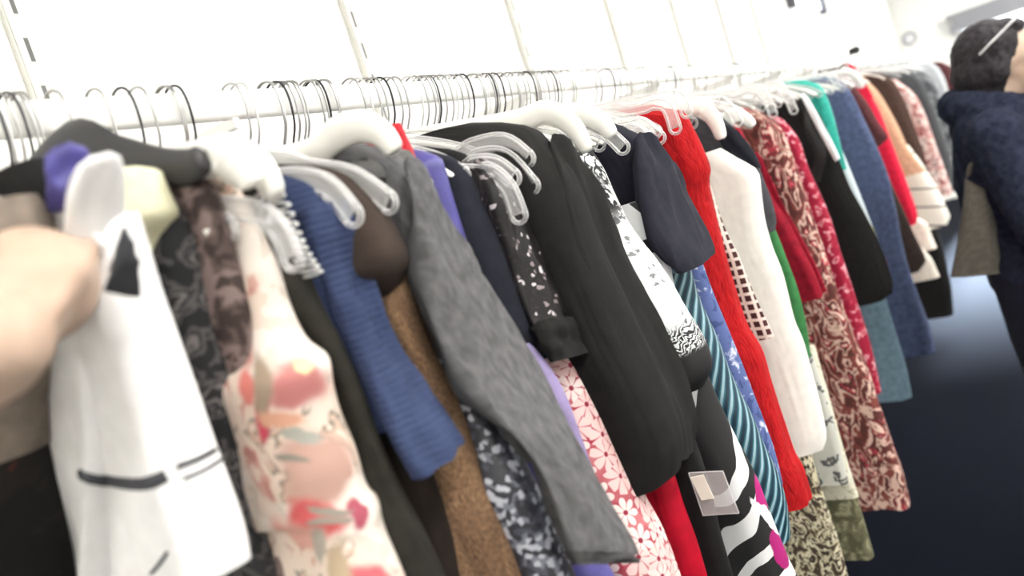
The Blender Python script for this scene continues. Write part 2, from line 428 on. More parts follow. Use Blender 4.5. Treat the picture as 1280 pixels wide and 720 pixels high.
def pd(p): return 0.309 * p[0] + 0.951 * p[1]
def interp(poly, d):
    if d <= pd(poly[0]): return poly[0]
    for a, b in zip(poly, poly[1:]):
        da, db = pd(a), pd(b)
        if da <= d <= db and db > da:
            t = (d - da) / (db - da)
            return (a[0] + (b[0] - a[0]) * t, a[1] + (b[1] - a[1]) * t)
    return poly[-1]
def crv(poly):
    """smooth the traced outline a little"""
    if len(poly) < 3: return poly
    return [(p.x, p.y) for p in smooth_path([(x, y, 0) for x, y in poly], 4)]

def loft(name, rings, us, mat, parent, cap_top=True, cap_bot=True):
    """closed rings of points (top to bottom) -> mesh with uv = (arc, height) in metres"""
    bm = bmesh.new(); uvl = bm.loops.layers.uv.new('UVMap')
    vr = [[bm.verts.new(p) for p in r] for r in rings]
    n = len(rings[0])
    uvd = {}
    for i, r in enumerate(vr):
        for k, v in enumerate(r): uvd[v] = (us[i][k], rings[i][k].z)
    for i in range(len(vr) - 1):
        for k in range(n):
            k2 = (k + 1) % n
            f = bm.faces.new((vr[i][k], vr[i + 1][k], vr[i + 1][k2], vr[i][k2]))
            for l in f.loops: l[uvl].uv = uvd[l.vert]
    caps = []
    if cap_top: caps.append(bm.faces.new([v for v in vr[0]]))
    if cap_bot: caps.append(bm.faces.new(list(reversed(vr[-1]))))
    for f in caps:
        for l in f.loops: l[uvl].uv = uvd[l.vert]
    for f in caps:
        for e in f.edges: e.smooth = False
    bmesh.ops.recalc_face_normals(bm, faces=bm.faces)
    return obj(name, bm, mat, parent)

def arc_us(ring, apex):
    n = len(ring); us = [0.0] * n
    a = 0.0
    for k in range(apex + 1, n):
        a += (ring[k] - ring[k - 1]).length; us[k] = a
    a = 0.0
    for k in range(apex - 1, -1, -1):
        a -= (ring[k] - ring[k + 1]).length; us[k] = a
    return us

def body(name, X, R, mat, parent, L=None, w=0.03, tb=0.011, fold=0.008, freq=34, seed=0, neck=True, ymax=0.9, wmin=0.018, wmax=0.09, hemwave=0.0, rr=None):
    """garment body: a rounded front towards the aisle, then the cloth running back to the wall"""
    Rs = crv(R); Ls = crv(L) if L else None
    d0, d1 = pd(Rs[0]), pd(Rs[-1])
    n = max(14, int((d1 - d0) / 9))
    lv = []
    for i in range(n + 1):
        d = d0 + (d1 - d0) * i / n
        r = interp(Rs, d); p = onX(r[0], r[1], X)
        if Ls:
            l = interp(Ls, d); q = onY(l[0], l[1], p.y)
            ww = min(max(X - q.x, wmin), wmax)
        else: ww = w
        lv.append((p.y, p.z, ww))
    if neck:
        y0, z0, w0 = lv[0]
        up = min(0.05, max(0.0, 1.625 - z0))
        tops = []
        for t, yy in ((1.0, 0.17), (0.93, 0.13), (0.8, 0.09), (0.55, 0.05), (0.3, 0.02), (0.12, 0.006)):
            tops.append((min(y0 + yy, RAIL_Y - 0.03), z0 + up * t, min(w0, 0.018 + (w0 - 0.018) * (1 - t))))
        lv = tops + lv
    rings, us = [], []
    NB, NF = 14, 14
    nl = len(lv)
    for i, (yf, z, ww) in enumerate(lv):
        hang = i / (nl - 1)
        yb = min(2 * RAIL_Y - yf, ymax)
        yb = max(yb, yf + 0.06)
        xc = X - ww * 0.42
        r = min(max(ww * 0.5, 0.010), 0.035) if rr is None else rr
        pts = []
        for k in range(NB):
            t = k / NB
            e = t * t * (3 - 2 * t)
            y = yb + (yf + r - yb) * t
            hw = tb + (ww / 2 - tb) * max(0.0, (e - 0.55) / 0.45) if ww / 2 > tb else tb + (ww / 2 - tb) * e
            cx = X - 0.008 + (xc - (X - 0.008)) * e
            pts.append((cx - hw, y))
        for k in range(NF + 1):
            a = PI * k / NF
            pts.append((xc - ww / 2 * math.cos(a), yf + r - r * math.sin(a)))
        for k in range(NB - 1, -1, -1):
            t = k / NB
            e = t * t * (3 - 2 * t)
            y = yb + (yf + r - yb) * t
            hw = tb + (ww / 2 - tb) * max(0.0, (e - 0.55) / 0.45) if ww / 2 > tb else tb + (ww / 2 - tb) * e
            cx = X - 0.008 + (xc - (X - 0.008)) * e
            pts.append((cx + hw, y))
        ring = [Vector((x, y, z)) for x, y in pts]
        u = arc_us(ring, NB + NF // 2)
        amp = fold * (0.35 + 0.65 * hang)
        out = []
        m_ = len(ring)
        for k, p in enumerate(ring):
            a = ring[(k + 1) % m_] - ring[k - 1]
            nn = Vector((a.y, -a.x, 0))
            nn = nn.normalized() if nn.length > 1e-6 else Vector((0, 0, 0))
            h = noise.noise(Vector((u[k] * freq, z * 2.2, seed * 7.3))) + 0.4 * noise.noise(Vector((u[k] * freq * 2.1, z * 9.0, seed * 3.1 + 5)))
            dz = 0.0
            if hemwave and i > nl - 5: dz = hemwave * noise.noise(Vector((u[k] * 22, seed, 1.7))) * (i - nl + 5) / 5
            q = p - nn * (-amp * h) 
            q.z += dz
            q.y = min(q.y, 0.925)
            out.append(q)
        rings.append(out); us.append(u)
    return loft(name, rings, us, mat, parent)

def strip(name, X, L, R, mat, parent, dx=0.0, dy=0.0, mode='Y', thick=0.26, fold=0.008, freq=55, seed=0, tmin=0.008, tmax=0.045):
    """sleeve, strap or panel hanging in front of the body: an oval tube between two traced edges"""
    Ls, Rs = crv(L), crv(R)
    d0 = min(pd(Ls[0]), pd(Rs[0])); d1 = max(pd(Ls[-1]), pd(Rs[-1]))
    n = max(8, int((d1 - d0) / 8)); NS = 28
    rings, us = [], []
    for i in range(n + 1):
        tt = i / n
        dl = pd(Ls[0]) + (pd(Ls[-1]) - pd(Ls[0])) * tt
        dr = pd(Rs[0]) + (pd(Rs[-1]) - pd(Rs[0])) * tt
        l, r = interp(Ls, dl), interp(Rs, dr)
        c = ((l[0] + r[0]) / 2, (l[1] + r[1]) / 2)
        if mode == 'Y':
            Yc = onX(c[0], c[1], X + dx).y - dy
            A, B = onY(l[0], l[1], Yc), onY(r[0], r[1], Yc)
            nrm = Vector((0, -1, 0))
        else:
            A, B = onX(l[0], l[1], X + dx), onX(r[0], r[1], X + dx)
            nrm = Vector((-1, 0, 0))
        ax = (B - A) / 2; C = (A + B) / 2; hw = ax.length
        th = min(max(hw * thick, tmin), tmax)
        e = 1.0
        if i == 0: e = 0.55
        ring, u = [], []
        for k in range(NS):
            a = 2 * PI * k / NS
            ca, sa = math.cos(a), math.sin(a)
            sf = math.copysign(abs(sa) ** 0.75, sa)
            h = (noise.noise(Vector((ca * hw * freq, tt * 2.2, seed * 5.1))) + .45 * noise.noise(Vector((ca * hw * freq * 2.3 + tt * 3, tt * 6, seed * 2.7)))) * fold * min(1.0, 3 * abs(sa))
            ring.append(C + ax * (ca * e) + nrm * ((th * e) * sf + (h if sa > -0.2 else -h)))
            u.append(ca * hw + (0.0 if sa >= 0 else 0.37))
        rings.append(ring); us.append(u)
    return loft(name, rings, us, mat, parent)

GARMENTS = 'clothes hanging along the wall rail'
G = {}
def garment(key, name, label, cat, X):
    t = thing(name, label, cat, (X, RAIL_Y, 0.0), GARMENTS)
    G[key] = t
    return t

# ------------------------------------------------------------------ the clothes, from the nearest end of the rail onwards
# nearest end: blush blouse, black skirt, violet top, white robe
g = garment('blush', 'blouse', 'taupe blouse with a cream edge at the near end, behind the reaching hand', 'blouse', 0.276)
body('blouse_body', 0.276, [(72, 236), (88, 262), (96, 300), (98, 360), (98, 420), (94, 470), (86, 545)], M['taupe'], g, L=[(-60, 236), (-60, 545)], w=0.05, wmax=0.08, seed=1, neck=False, fold=0.01)
ce = strip('cream_edge', 0.276, [(-40, 226), (-50, 300), (-50, 380)], [(12, 228), (14, 300), (10, 380)], M['cream'], g, dy=0.012, seed=3)
ce['label'] = 'cream edge'
g = garment('mud', 'skirt', 'black skirt with a rust print hanging lowest at the near end of the rail', 'skirt', 0.287)
body('skirt_body', 0.287, [(70, 440), (90, 500), (106, 620), (130, 760)], M['muddy'], g, L=[(-60, 440), (-60, 760)], w=0.09, wmax=0.12, seed=4, neck=False, fold=0.01)
g = garment('violet', 'top', 'black top with a violet blue shoulder, under the black hanger at the near end', 'top', 0.288)
body('top_body', 0.288, [(64, 196), (84, 214), (96, 236), (100, 270)], M['black'], g, w=0.02, seed=5)
vs_ = strip('shoulder_panel', 0.288, [(58, 186), (56, 206), (60, 232), (68, 262)], [(96, 180), (110, 198), (112, 226), (104, 262)], M['violet_blue'], g, dy=0.022, seed=5)
vs_['label'] = 'violet blue shoulder panel'
g = garment('robe', 'robe', 'long white robe with black piping, nearest and brightest on the rail', 'robe', 0.30)
body('robe_body', 0.30, [(180, 262), (204, 325), (226, 390), (256, 480), (281, 560), (311, 650), (320, 694)], M['white'], g,
     L=[(140, 275), (128, 390), (130, 480), (140, 560), (140, 650), (140, 750)], w=0.04, wmax=0.046, tb=0.006, seed=6, neck=False, fold=0.007)
strip('front_panel', 0.30, [(104, 196), (86, 240), (80, 320), (86, 385), (96, 470), (102, 540), (104, 600), (98, 720), (96, 770)],
      [(140, 192), (152, 225), (150, 290), (140, 340), (150, 390), (190, 470), (206, 540), (212, 600), (206, 720), (206, 770)], M['white'], g, dy=0.045, thick=0.3, seed=7, fold=0.006)
lp = strip('lapel', 0.30, [(153, 284), (146, 322), (128, 364)], [(158, 282), (170, 336), (176, 372)], M['slate'], g, dy=0.066, seed=8, tmin=.004)
lp['label'] = 'slate grey lapel'
def band(name, pts, half, mat, parent):
    """a stripe of trim sewn on: laid along a traced line onto the surface of the garment"""
    vs, fs = [], []
    for ch in parent.children:
        if ch.type == 'MESH':
            k = len(vs); vs += [v.co.copy() for v in ch.data.vertices]
            fs += [[k + q for q in f.vertices] for f in ch.data.polygons]
    tree = BVHTree.FromPolygons(vs, fs)
    bm = bmesh.new(); P = []
    for q in smooth_path([(x, y, 0) for x, y in pts], 6):
        d = ray(q.x, q.y).normalized()
        hit = tree.ray_cast(Vector((0, 0, CAMZ)), d)[0]
        if hit is not None: P.append(hit)
    sweep(bm, P, half, 0.0022, side=(0, 0, 1), seg=8)
    return obj(name, bm, mat, parent)
band('cuff_stripe', [(101, 594), (130, 600), (160, 605), (186, 604), (208, 594)], 0.0042, M['slate'], g)
band('piping', [(222, 583), (250, 572), (284, 554)], 0.0017, M['slate'], g)
band('piping', [(230, 598), (255, 587), (280, 572)], 0.0011, M['slate'], g)
band('piping', [(190, 716), (200, 704), (210, 690)], 0.0012, M['slate'], g)
g = garment('olive_top', 'camisole', 'pale olive camisole seen below the black hanger arm', 'camisole', 0.335)
body('camisole_body', 0.335, [(212, 210), (224, 240), (232, 262), (222, 285), (218, 330)], M['pale_olive'], g, L=[(150, 220), (150, 300)], w=0.03, seed=9)
g = garment('smoke', 'dress', 'smoky black and grey print dress hanging beside the white robe', 'dress', 0.352)
body('dress_body', 0.352, [(236, 250), (256, 290), (268, 340), (290, 420), (312, 500), (332, 580), (352, 650), (372, 720), (384, 770)], M['smoke_print'], g,
     L=[(196, 270), (205, 340), (222, 400), (250, 480), (276, 560), (304, 650), (322, 720), (330, 770)], wmax=0.05, seed=10, neck=False)
strip('sleeve', 0.352, [(206, 340), (218, 372), (232, 420)], [(226, 345), (252, 380), (266, 440)], M['charcoal'], g, dy=0.006, seed=11)
g = garment('mauve', 'dress', 'mauve and umber print dress left of the cream floral one', 'dress', 0.366)
body('dress_body', 0.366, [(282, 232), (300, 290), (326, 380), (340, 450), (352, 520), (378, 620), (408, 680), (428, 730), (440, 770)], M['mauve_print'], g,
     L=[(246, 250), (262, 300), (284, 400), (306, 480), (328, 570), (350, 650), (370, 720), (380, 770)], wmax=0.045, seed=12)
g = garment('floral', 'dress', 'cream dress with large blurred pink and red flowers', 'dress', 0.388)
body('dress_body', 0.388, [(300, 226), (320, 262), (340, 300), (357, 335), (372, 382), (396, 420), (428, 438), (435, 475), (443, 510), (461, 555), (472, 597), (486, 620), (493, 648), (511, 688), (527, 724), (540, 770)], M['cream_floral'], g,
     L=[(284, 240), (306, 300), (326, 380), (340, 450), (350, 510), (366, 570), (384, 636), (404, 640), (420, 700), (430, 740), (440, 770)], wmin=0.012, wmax=0.075, seed=13, fold=0.007, freq=26)
g = garment('chain', 'dress', 'olive black dress under a silver ruffled chain', 'dress', 0.412)
body('dress_body', 0.412, [(340, 232), (366, 270), (392, 330), (420, 400), (452, 470), (480, 540), (512, 600), (545, 660), (572, 720), (590, 770)], M['olive_black'], g,
     L=[(320, 240), (340, 300), (370, 380), (410, 430), (436, 480), (452, 540), (474, 600), (494, 650), (526, 720), (540, 770)], wmax=0.06, seed=14)
# silver ruffled ribbon draped from the hanger of this dress
tr = thing('ribbon_necklace', 'silver ruffled ribbon necklace draped over the olive black dress', 'necklace', (0.40, 0.43, 1.5))
bm = bmesh.new()
pth = smooth_path([(338, 238, 0), (352, 262, 0), (364, 290, 0), (374, 312, 0), (386, 330, 0), (396, 344, 0)], 30)
P = []
for i, p in enumerate(pth):
    s = math.sin(i * 0.5) * 15 * (1 - 0.4 * i / len(pth)); c = math.cos(i * 0.5)
    q = onX(p.x + s, p.y - s * 0.12, 0.408); q.y -= 0.010 + 0.006 * c; q.x -= 0.012
    P.append(q)
sweep(bm, P, 0.0017, 0.0009, seg=6)
obj('ribbon', bm, plastic('silver grey ribbon', (206, 206, 204), 0.4), tr)
g = garment('navy', 'sweater', 'navy blue ribbed short sleeved sweater', 'sweater', 0.446)
body('sweater_body', 0.446, [(404, 232), (424, 256), (440, 288), (450, 320), (466, 380), (492, 440), (520, 520)], M['navy_sweater'], g, L=[(370, 250), (385, 300), (410, 380), (440, 450), (480, 540)], wmax=0.05, seed=15)
strip('sleeve', 0.446, [(372, 256), (386, 300), (410, 366), (438, 430), (470, 500), (496, 556), (522, 600)], [(428, 252), (446, 290), (460, 345), (486, 410), (522, 468), (556, 520), (572, 547)], M['navy_sweater'], g, dy=0.016, seed=16, thick=0.36, fold=0.010)
g = garment('choc_dress', 'skirt', 'long dark brown skirt between the navy sleeve and the brown dress', 'skirt', 0.462)
body('skirt_body', 0.462, [(470, 440), (500, 480), (530, 540), (556, 600), (580, 660), (600, 720), (616, 770)], M['brown_black'], g, L=[(440, 440), (500, 600), (540, 720), (560, 770)], wmax=0.04, seed=17, neck=False)
g = garment('choc', 'jacket', 'dark chocolate cropped jacket tucked left of the grey cardigan', 'jacket', 0.486)
body('jacket_body', 0.486, [(452, 222), (486, 256), (508, 290), (518, 322), (506, 352), (490, 384)], M['choc'], g, L=[(420, 240), (446, 290), (470, 340), (486, 386)], wmax=0.06, seed=18, fold=0.008)
g = garment('boucle', 'dress', 'long golden brown velvety dress left of the grey cardigan', 'dress', 0.506)
body('dress_body', 0.506, [(516, 320), (532, 370), (552, 430), (578, 480), (602, 530), (630, 600), (656, 660), (682, 724), (700, 770)], M['boucle'], g,
     L=[(470, 340), (498, 400), (524, 450), (546, 500), (558, 560), (576, 640), (600, 720), (614, 770)], wmax=0.075, seed=19, neck=False, fold=0.007)
g = garment('speckle', 'dress', 'black and silver speckled dress under the grey cardigan cuff', 'dress', 0.522)
body('dress_body', 0.522, [(568, 440), (600, 480), (640, 540), (668, 580), (690, 630), (710, 680), (728, 724), (744, 770)], M['speckle'], g,
     L=[(550, 440), (580, 490), (604, 540), (634, 610), (660, 664), (682, 724), (700, 770)], wmax=0.06, seed=20, neck=False)
g = garment('cardigan', 'cardigan', 'grey marl cardigan with a long sleeve reaching towards the floor', 'cardigan', 0.545)
body('cardigan_body', 0.545, [(470, 180), (500, 188), (528, 214), (548, 260), (566, 300), (590, 360), (620, 430), (650, 500), (680, 560)], M['grey_marl'], g, L=[(440, 190), (470, 220), (500, 280), (540, 360), (600, 500), (640, 560)], wmax=0.04, seed=21)
yk = strip('yoke', 0.545, [(440, 196), (446, 222), (466, 246), (490, 272), (516, 304)], [(478, 182), (508, 190), (520, 214), (520, 240), (528, 304)], M['rose_yoke'], g, dy=0.012, seed=22)
yk['label'] = 'grey yoke with smoky dark roses'
cs = strip('sleeve', 0.545, [(505, 204), (516, 250), (520, 300), (524, 350), (540, 402), (556, 440), (580, 486), (612, 520), (650, 552), (680, 596), (698, 640), (716, 690)],
      [(512, 192), (534, 216), (560, 276), (590, 332), (616, 378), (642, 424), (668, 466), (692, 506), (722, 560), (750, 614), (772, 660), (786, 694)], M['grey_marl'], g, dy=0.022, seed=23, thick=0.34, fold=0.014, freq=70)
strip('cuff', 0.545, [(714, 686), (722, 706)], [(786, 690), (790, 704)], M['grey_rib'], cs, dy=0.022, seed=24, thick=0.36)
g = garment('red_strap', 'top', 'bright red velvet top peeking up behind the grey cardigan', 'top', 0.59)
body('top_body', 0.59, [(508, 152), (518, 172), (528, 192), (536, 230), (550, 300)], M['red_velvet'], g, L=[(486, 158), (500, 195), (510, 240), (520, 300)], w=0.03, wmax=0.05, seed=25, neck=False)
g = garment('violet_dress', 'dress', 'violet blue satin dress right of the grey cardigan', 'dress', 0.612)
body('dress_body', 0.612, [(560, 198), (574, 250), (592, 312), (610, 380), (640, 460), (680, 540), (720, 620), (760, 690), (782, 730), (800, 770)], M['violet_blue'], g, L=[(528, 200), (545, 250), (565, 310), (600, 400), (700, 660), (722, 730), (740, 770)], wmax=0.045, seed=26)
g = garment('lavender', 'dress', 'pale lavender dress, a narrow strip beside the daisy dress', 'dress', 0.640)
body('dress_body', 0.640, [(668, 424), (690, 452), (712, 490), (730, 540), (748, 590), (764, 622)], M['lavender'], g, w=0.03, seed=27, neck=False, fold=0.003)
g = garment('ink_top', 'blouse', 'ink black plain blouse left of the black sequined cardigan', 'blouse', 0.652)
body('blouse_body', 0.652, [(574, 200), (596, 226), (622, 280), (650, 350), (676, 420), (684, 446)], M['ink'], g, L=[(566, 206), (582, 250), (600, 310), (630, 380), (660, 440)], wmax=0.05, seed=28)
g = garment('sequin', 'cardigan', 'black cardigan with sequins glinting along its sleeve', 'cardigan', 0.682)
body('cardigan_body', 0.682, [(590, 196), (620, 214), (640, 250), (656, 300), (680, 360), (706, 420)], M['black'], g, L=[(580, 200), (610, 260), (640, 340), (680, 420)], w=0.03, seed=29)
cs = strip('sleeve', 0.682, [(592, 200), (606, 240), (626, 300), (650, 370), (672, 420), (688, 452)], [(602, 198), (640, 232), (660, 280), (684, 340), (708, 396), (726, 438)], M['sequin'], g, dy=0.010, seed=30)
strip('cuff', 0.682, [(664, 404), (676, 430), (690, 453)], [(706, 392), (718, 416), (727, 442)], M['black_soft'], cs, dy=0.014, seed=31)
g = garment('daisy', 'dress', 'pink and burgundy daisy print dress', 'dress', 0.725)
body('dress_body', 0.725, [(650, 270), (680, 330), (704, 382), (724, 426), (744, 462), (764, 500), (783, 540), (803, 580), (822, 618), (840, 650), (853, 680), (868, 724), (880, 770)], M['daisy'], g,
     L=[(640, 290), (670, 360), (690, 440), (708, 490), (724, 540), (746, 590), (764, 630), (780, 670), (794, 724), (804, 770)], wmax=0.10, wmin=.02, seed=32, neck=False, fold=0.007)
strip('hem_lining', 0.725, [(756, 640), (772, 680), (784, 724), (790, 760)], [(780, 642), (802, 680), (816, 724), (824, 760)], M['ivory_leaf'], g, dy=0.012, seed=33, tmin=.006)
g = garment('big_black', 'coat', 'long black knit coat with a wide sleeve, largest dark piece mid rail', 'coat', 0.78)
body('coat_body', 0.78, [(690, 164), (712, 186), (728, 208), (744, 242), (762, 292), (786, 344), (812, 400), (836, 446), (858, 498), (868, 540), (864, 572)], M['black_soft'], g,
     L=[(640, 170), (652, 220), (664, 290), (690, 350), (714, 400), (742, 456), (760, 496), (780, 536), (796, 560)], wmax=0.10, seed=34, fold=0.007, freq=22)
strip('sleeve', 0.78, [(688, 166), (692, 230), (712, 330), (744, 420), (786, 510), (826, 588)], [(704, 172), (738, 222), (780, 326), (826, 424), (860, 502), (866, 562)], M['black_soft'], g, dy=0.010, seed=35, thick=0.2, fold=.009)
g = garment('bright_red', 'dress', 'bright red satin dress showing below the black coat', 'dress', 0.815)
body('dress_body', 0.815, [(800, 480), (828, 540), (846, 584), (858, 626), (874, 670), (890, 724), (902, 770)], M['bright_red'], g, w=0.035, seed=36, neck=False, fold=0.004)
g = garment('below_black', 'trousers', 'black trousers hanging right of the bright red dress', 'trousers', 0.85)
body('trousers_body', 0.85, [(840, 470), (872, 540), (892, 600), (906, 660), (924, 724), (936, 770)], M['black'], g, w=0.035, seed=37, neck=False, fold=0.004)
tg = thing('sale_tag', 'clear plastic pocket with a cream price card, pinned by the black trousers', 'price tag', (0.83, 0.37, 1.15))
Pq = [onX(x, y, 0.80) for x, y in ((850, 590), (892, 588), (912, 640), (868, 643))]
bm = bmesh.new()
vs = [bm.verts.new(p + Vector((d, 0, 0))) for d in (-0.0015, 0.0015) for p in Pq]
for idx in ((0, 1, 2, 3), (7, 6, 5, 4), (0, 4, 5, 1), (1, 5, 6, 2), (2, 6, 7, 3), (3, 7, 4, 0)): bm.faces.new([vs[i] for i in idx])
bmesh.ops.translate(bm, verts=bm.verts, vec=(-0.004, -0.012, 0))
bmesh.ops.recalc_face_normals(bm, faces=bm.faces)
obj('pocket', bm, M['film'], tg, False)
Pq = [onX(x, y, 0.80) for x, y in ((852, 594), (868, 591), (881, 620), (866, 622))]
bm = bmesh.new()
vs = [bm.verts.new(p + Vector((d, 0, 0))) for d in (-0.0008, 0.0008) for p in Pq]
for idx in ((0, 1, 2, 3), (7, 6, 5, 4), (0, 4, 5, 1), (1, 5, 6, 2), (2, 6, 7, 3), (3, 7, 4, 0)): bm.faces.new([vs[i] for i in idx])
bmesh.ops.translate(bm, verts=bm.verts, vec=(-0.008, -0.0135, 0))
bmesh.ops.recalc_face_normals(bm, faces=bm.faces)
obj('card', bm, M['cream'], tg, False)
g = garment('scroll', 'blouse', 'white blouse with black scrollwork and a black lace hem', 'blouse', 0.93)
body('blouse_body', 0.93, [(742, 180), (762, 206), (778, 246), (796, 282), (822, 312), (846, 346), (866, 382), (880, 404), (892, 428), (896, 452), (884, 476)], M['scroll'], g,
     L=[(720, 190), (736, 222), (768, 282), (790, 330), (820, 390), (846, 440), (866, 480)], w=0.04, wmax=0.08, seed=38, fold=0.005)
g = garment('band', 'shirt', 'white shirt with a black ribbon band behind the scrollwork blouse', 'shirt', 0.955)
body('shirt_body', 0.955, [(800, 250), (834, 279), (838, 310), (842, 344), (850, 372), (870, 410)], M['white_band'], g, w=0.02, seed=39, neck=False, fold=0.002)
g = garment('bold', 'skirt', 'black skirt with bold white swooshes and magenta patches', 'skirt', 0.98)
body('skirt_body', 0.98, [(884, 440), (900, 482), (922, 530), (938, 560), (954, 592), (972, 640), (992, 690), (1008, 724), (1024, 770)], M['bold'], g, L=[(840, 470), (866, 540), (884, 600), (910, 680), (926, 724), (940, 770)], wmin=.03, wmax=0.07, seed=40, neck=False, fold=0.005)
g = garment('navy_tee', 'top', 'dark navy top with an elbow length sleeve, left of the red dress', 'top', 1.03)
body('top_body', 1.03, [(790, 160), (814, 174), (834, 208), (852, 250), (868, 290), (874, 320)], M['navy_tee'], g, w=0.04, seed=41)
strip('sleeve', 1.03, [(796, 164), (798, 220), (810, 280), (830, 320), (852, 342)], [(812, 170), (838, 208), (862, 258), (884, 302), (888, 316)], M['navy_tee'], g, dx=-0.02, dy=0.004, seed=42, thick=.25)
g = garment('teal_stripe', 'dress', 'teal satin dress with pale diagonal stripes', 'dress', 1.08)
body('dress_body', 1.08, [(868, 330), (880, 370), (902, 418), (922, 470), (944, 512), (960, 550), (974, 580), (986, 618), (992, 664)], M['teal_stripe'], g, w=0.05, seed=43, neck=False, fold=0.005)
g = garment('peri', 'dress', 'periwinkle blue dress with white flecks beside the teal stripes', 'dress', 1.15)
body('dress_body', 1.15, [(862, 280), (878, 315), (894, 358), (910, 396), (926, 436), (942, 478), (958, 520), (970, 556), (980, 600)], M['peri'], g, w=0.04, seed=44, neck=False, fold=0.004)
g = garment('red', 'dress', 'long crinkled red dress with a scalloped edge', 'dress', 1.27)
body('dress_body', 1.27, [(838, 134), (860, 136), (876, 162), (888, 186), (896, 208), (894, 226), (900, 258), (912, 306), (926, 356), (940, 402), (958, 432), (970, 470), (984, 516), (998, 560), (1010, 582), (1020, 616)], M['crinkle_red'], g, w=0.07, seed=45, fold=0.008, freq=50, hemwave=0.008)
strip('panel', 1.27, [(806, 150), (834, 210), (872, 310), (890, 370)], [(842, 140), (872, 205), (890, 280), (908, 330)], M['crinkle_red'], g, dx=-0.02, dy=0.006, mode='X', seed=46, fold=.004)
g = garment('dots', 'blouse', 'cream blouse printed with rows of dark red dots beside the red dress', 'blouse', 1.34)
body('blouse_body', 1.34, [(890, 230), (904, 272), (914, 296), (926, 320), (946, 368), (970, 418)], M['dots'], g, w=0.025, seed=47, neck=False, fold=0.002)
g = garment('white', 'dress', 'ivory white sleeveless dress, palest piece right of the red dress', 'dress', 1.47)
body('dress_body', 1.47, [(904, 184), (928, 198), (950, 212), (954, 240), (958, 272), (968, 308), (980, 340), (994, 396), (1004, 420), (1014, 456), (1026, 502), (1034, 540), (1030, 556)], M['ivory'], g, w=0.05, seed=48, neck=False, fold=0.006, rr=.04)
g = garment('slate', 'top', 'slate navy cap sleeved top behind the ivory white dress', 'top', 1.54)
body('top_body', 1.54, [(900, 142), (924, 164), (944, 190), (954, 218), (966, 248), (972, 274), (970, 287)], M['slate'], g, w=0.03, seed=49, fold=0.003)
strip('cap_sleeve', 1.54, [(888, 150), (900, 176), (916, 204)], [(918, 158), (940, 186), (952, 210)], M['ink'], g, dx=-0.03, mode='X', seed=50)
g = garment('green', 'dress', 'green dress, a thin strip beside the ivory white one', 'dress', 1.62)
body('dress_body', 1.62, [(958, 262), (972, 290), (984, 322), (996, 354), (1004, 384), (1010, 414), (1014, 444)], M['green'], g, w=0.025, seed=51, neck=False, fold=0.003)
g = garment('spots', 'skirt', 'pale skirt with soft grey spots below the green dress', 'skirt', 1.65)
body('skirt_body', 1.65, [(1006, 420), (1018, 446), (1030, 480), (1044, 526), (1052, 560), (1062, 600)], M['spots'], g, w=0.025, seed=52, neck=False, fold=0.003)
g = garment('leaf_low', 'skirt', 'long umber and cream leaf print skirt reaching lowest at the right', 'skirt', 1.60)
body('skirt_body', 1.60, [(1000, 500), (1016, 560), (1030, 610), (1044, 650), (1056, 690), (1066, 730), (1078, 770)], M['olive_leaf'], g, w=0.04, seed=53, neck=False, fold=0.006)
g = garment('lace', 'dress', 'cream lace dress with an olive knitted hem', 'dress', 1.72)
body('dress_body', 1.72, [(1020, 430), (1036, 486), (1052, 545), (1066, 592), (1074, 616)], M['cream_lace'], g, w=0.03, seed=54, neck=False, fold=0.004)
body('hem', 1.722, [(1070, 606), (1078, 636), (1086, 664), (1094, 692)], M['olive_knit'], g, w=0.03, seed=55, neck=False, fold=0.004)
g = garment('burgundy', 'cardigan', 'burgundy red knit cardigan with a long sleeve', 'cardigan', 1.82)
body('cardigan_body', 1.82, [(930, 160), (946, 194), (958, 222), (972, 250), (988, 272), (1004, 300), (1018, 326), (1028, 350), (1033, 366)], M['burgundy'], g, w=0.05, seed=56)
strip('sleeve', 1.82, [(936, 190), (952, 232), (974, 290), (994, 340), (1006, 378)], [(950, 190), (976, 250), (1002, 296), (1022, 336), (1034, 364)], M['burgundy'], g, dx=-0.02, dy=.004, mode='X', seed=57)
g = garment('garnet', 'dress', 'long garnet dress with blush leaf print reaching near the floor', 'dress', 2.0)
body('dress_body', 2.0, [(952, 138), (972, 150), (984, 170), (998, 206), (1016, 262), (1036, 320), (1056, 380), (1080, 440), (1098, 490), (1116, 545), (1130, 582), (1140, 624)], M['garnet'], g, w=0.06, seed=58, fold=0.008, hemwave=.01)
g = garment('crimson', 'dress', 'crimson dress with pale flecks right of the garnet print', 'dress', 2.16)
body('dress_body', 2.16, [(980, 148), (1000, 172), (1012, 206), (1026, 238), (1042, 276), (1054, 316), (1064, 346), (1076, 386), (1086, 420), (1094, 450), (1102, 486)], M['crimson_fleck'], g, w=0.05, seed=59, fold=0.006)
g = garment('satin', 'blouse', 'black satin blouse with a wide sleeve, right of the crimson dress', 'blouse', 2.40)
body('blouse_body', 2.40, [(990, 116), (1010, 128), (1026, 150), (1050, 196), (1064, 228), (1082, 262), (1098, 298), (1110, 330), (1117, 356), (1108, 370)], M['black_soft'], g, w=0.07, seed=60, fold=0.01)
strip('sleeve', 2.40, [(1004, 128), (1008, 160), (1020, 200), (1036, 250), (1056, 310), (1082, 379)], [(1022, 136), (1044, 190), (1064, 236), (1090, 284), (1110, 332), (1116, 366)], M['black'], g, dx=-0.03, mode='X', seed=61, thick=.25)
strip('glossy_patch', 2.40, [(1004, 132), (1006, 165), (1012, 200), (1018, 226)], [(1018, 136), (1032, 166), (1036, 194), (1026, 228)], M['satin'], g, dx=-0.06, mode='X', seed=62)  # glossier, greyer patch of the blouse, laid over the black sleeve
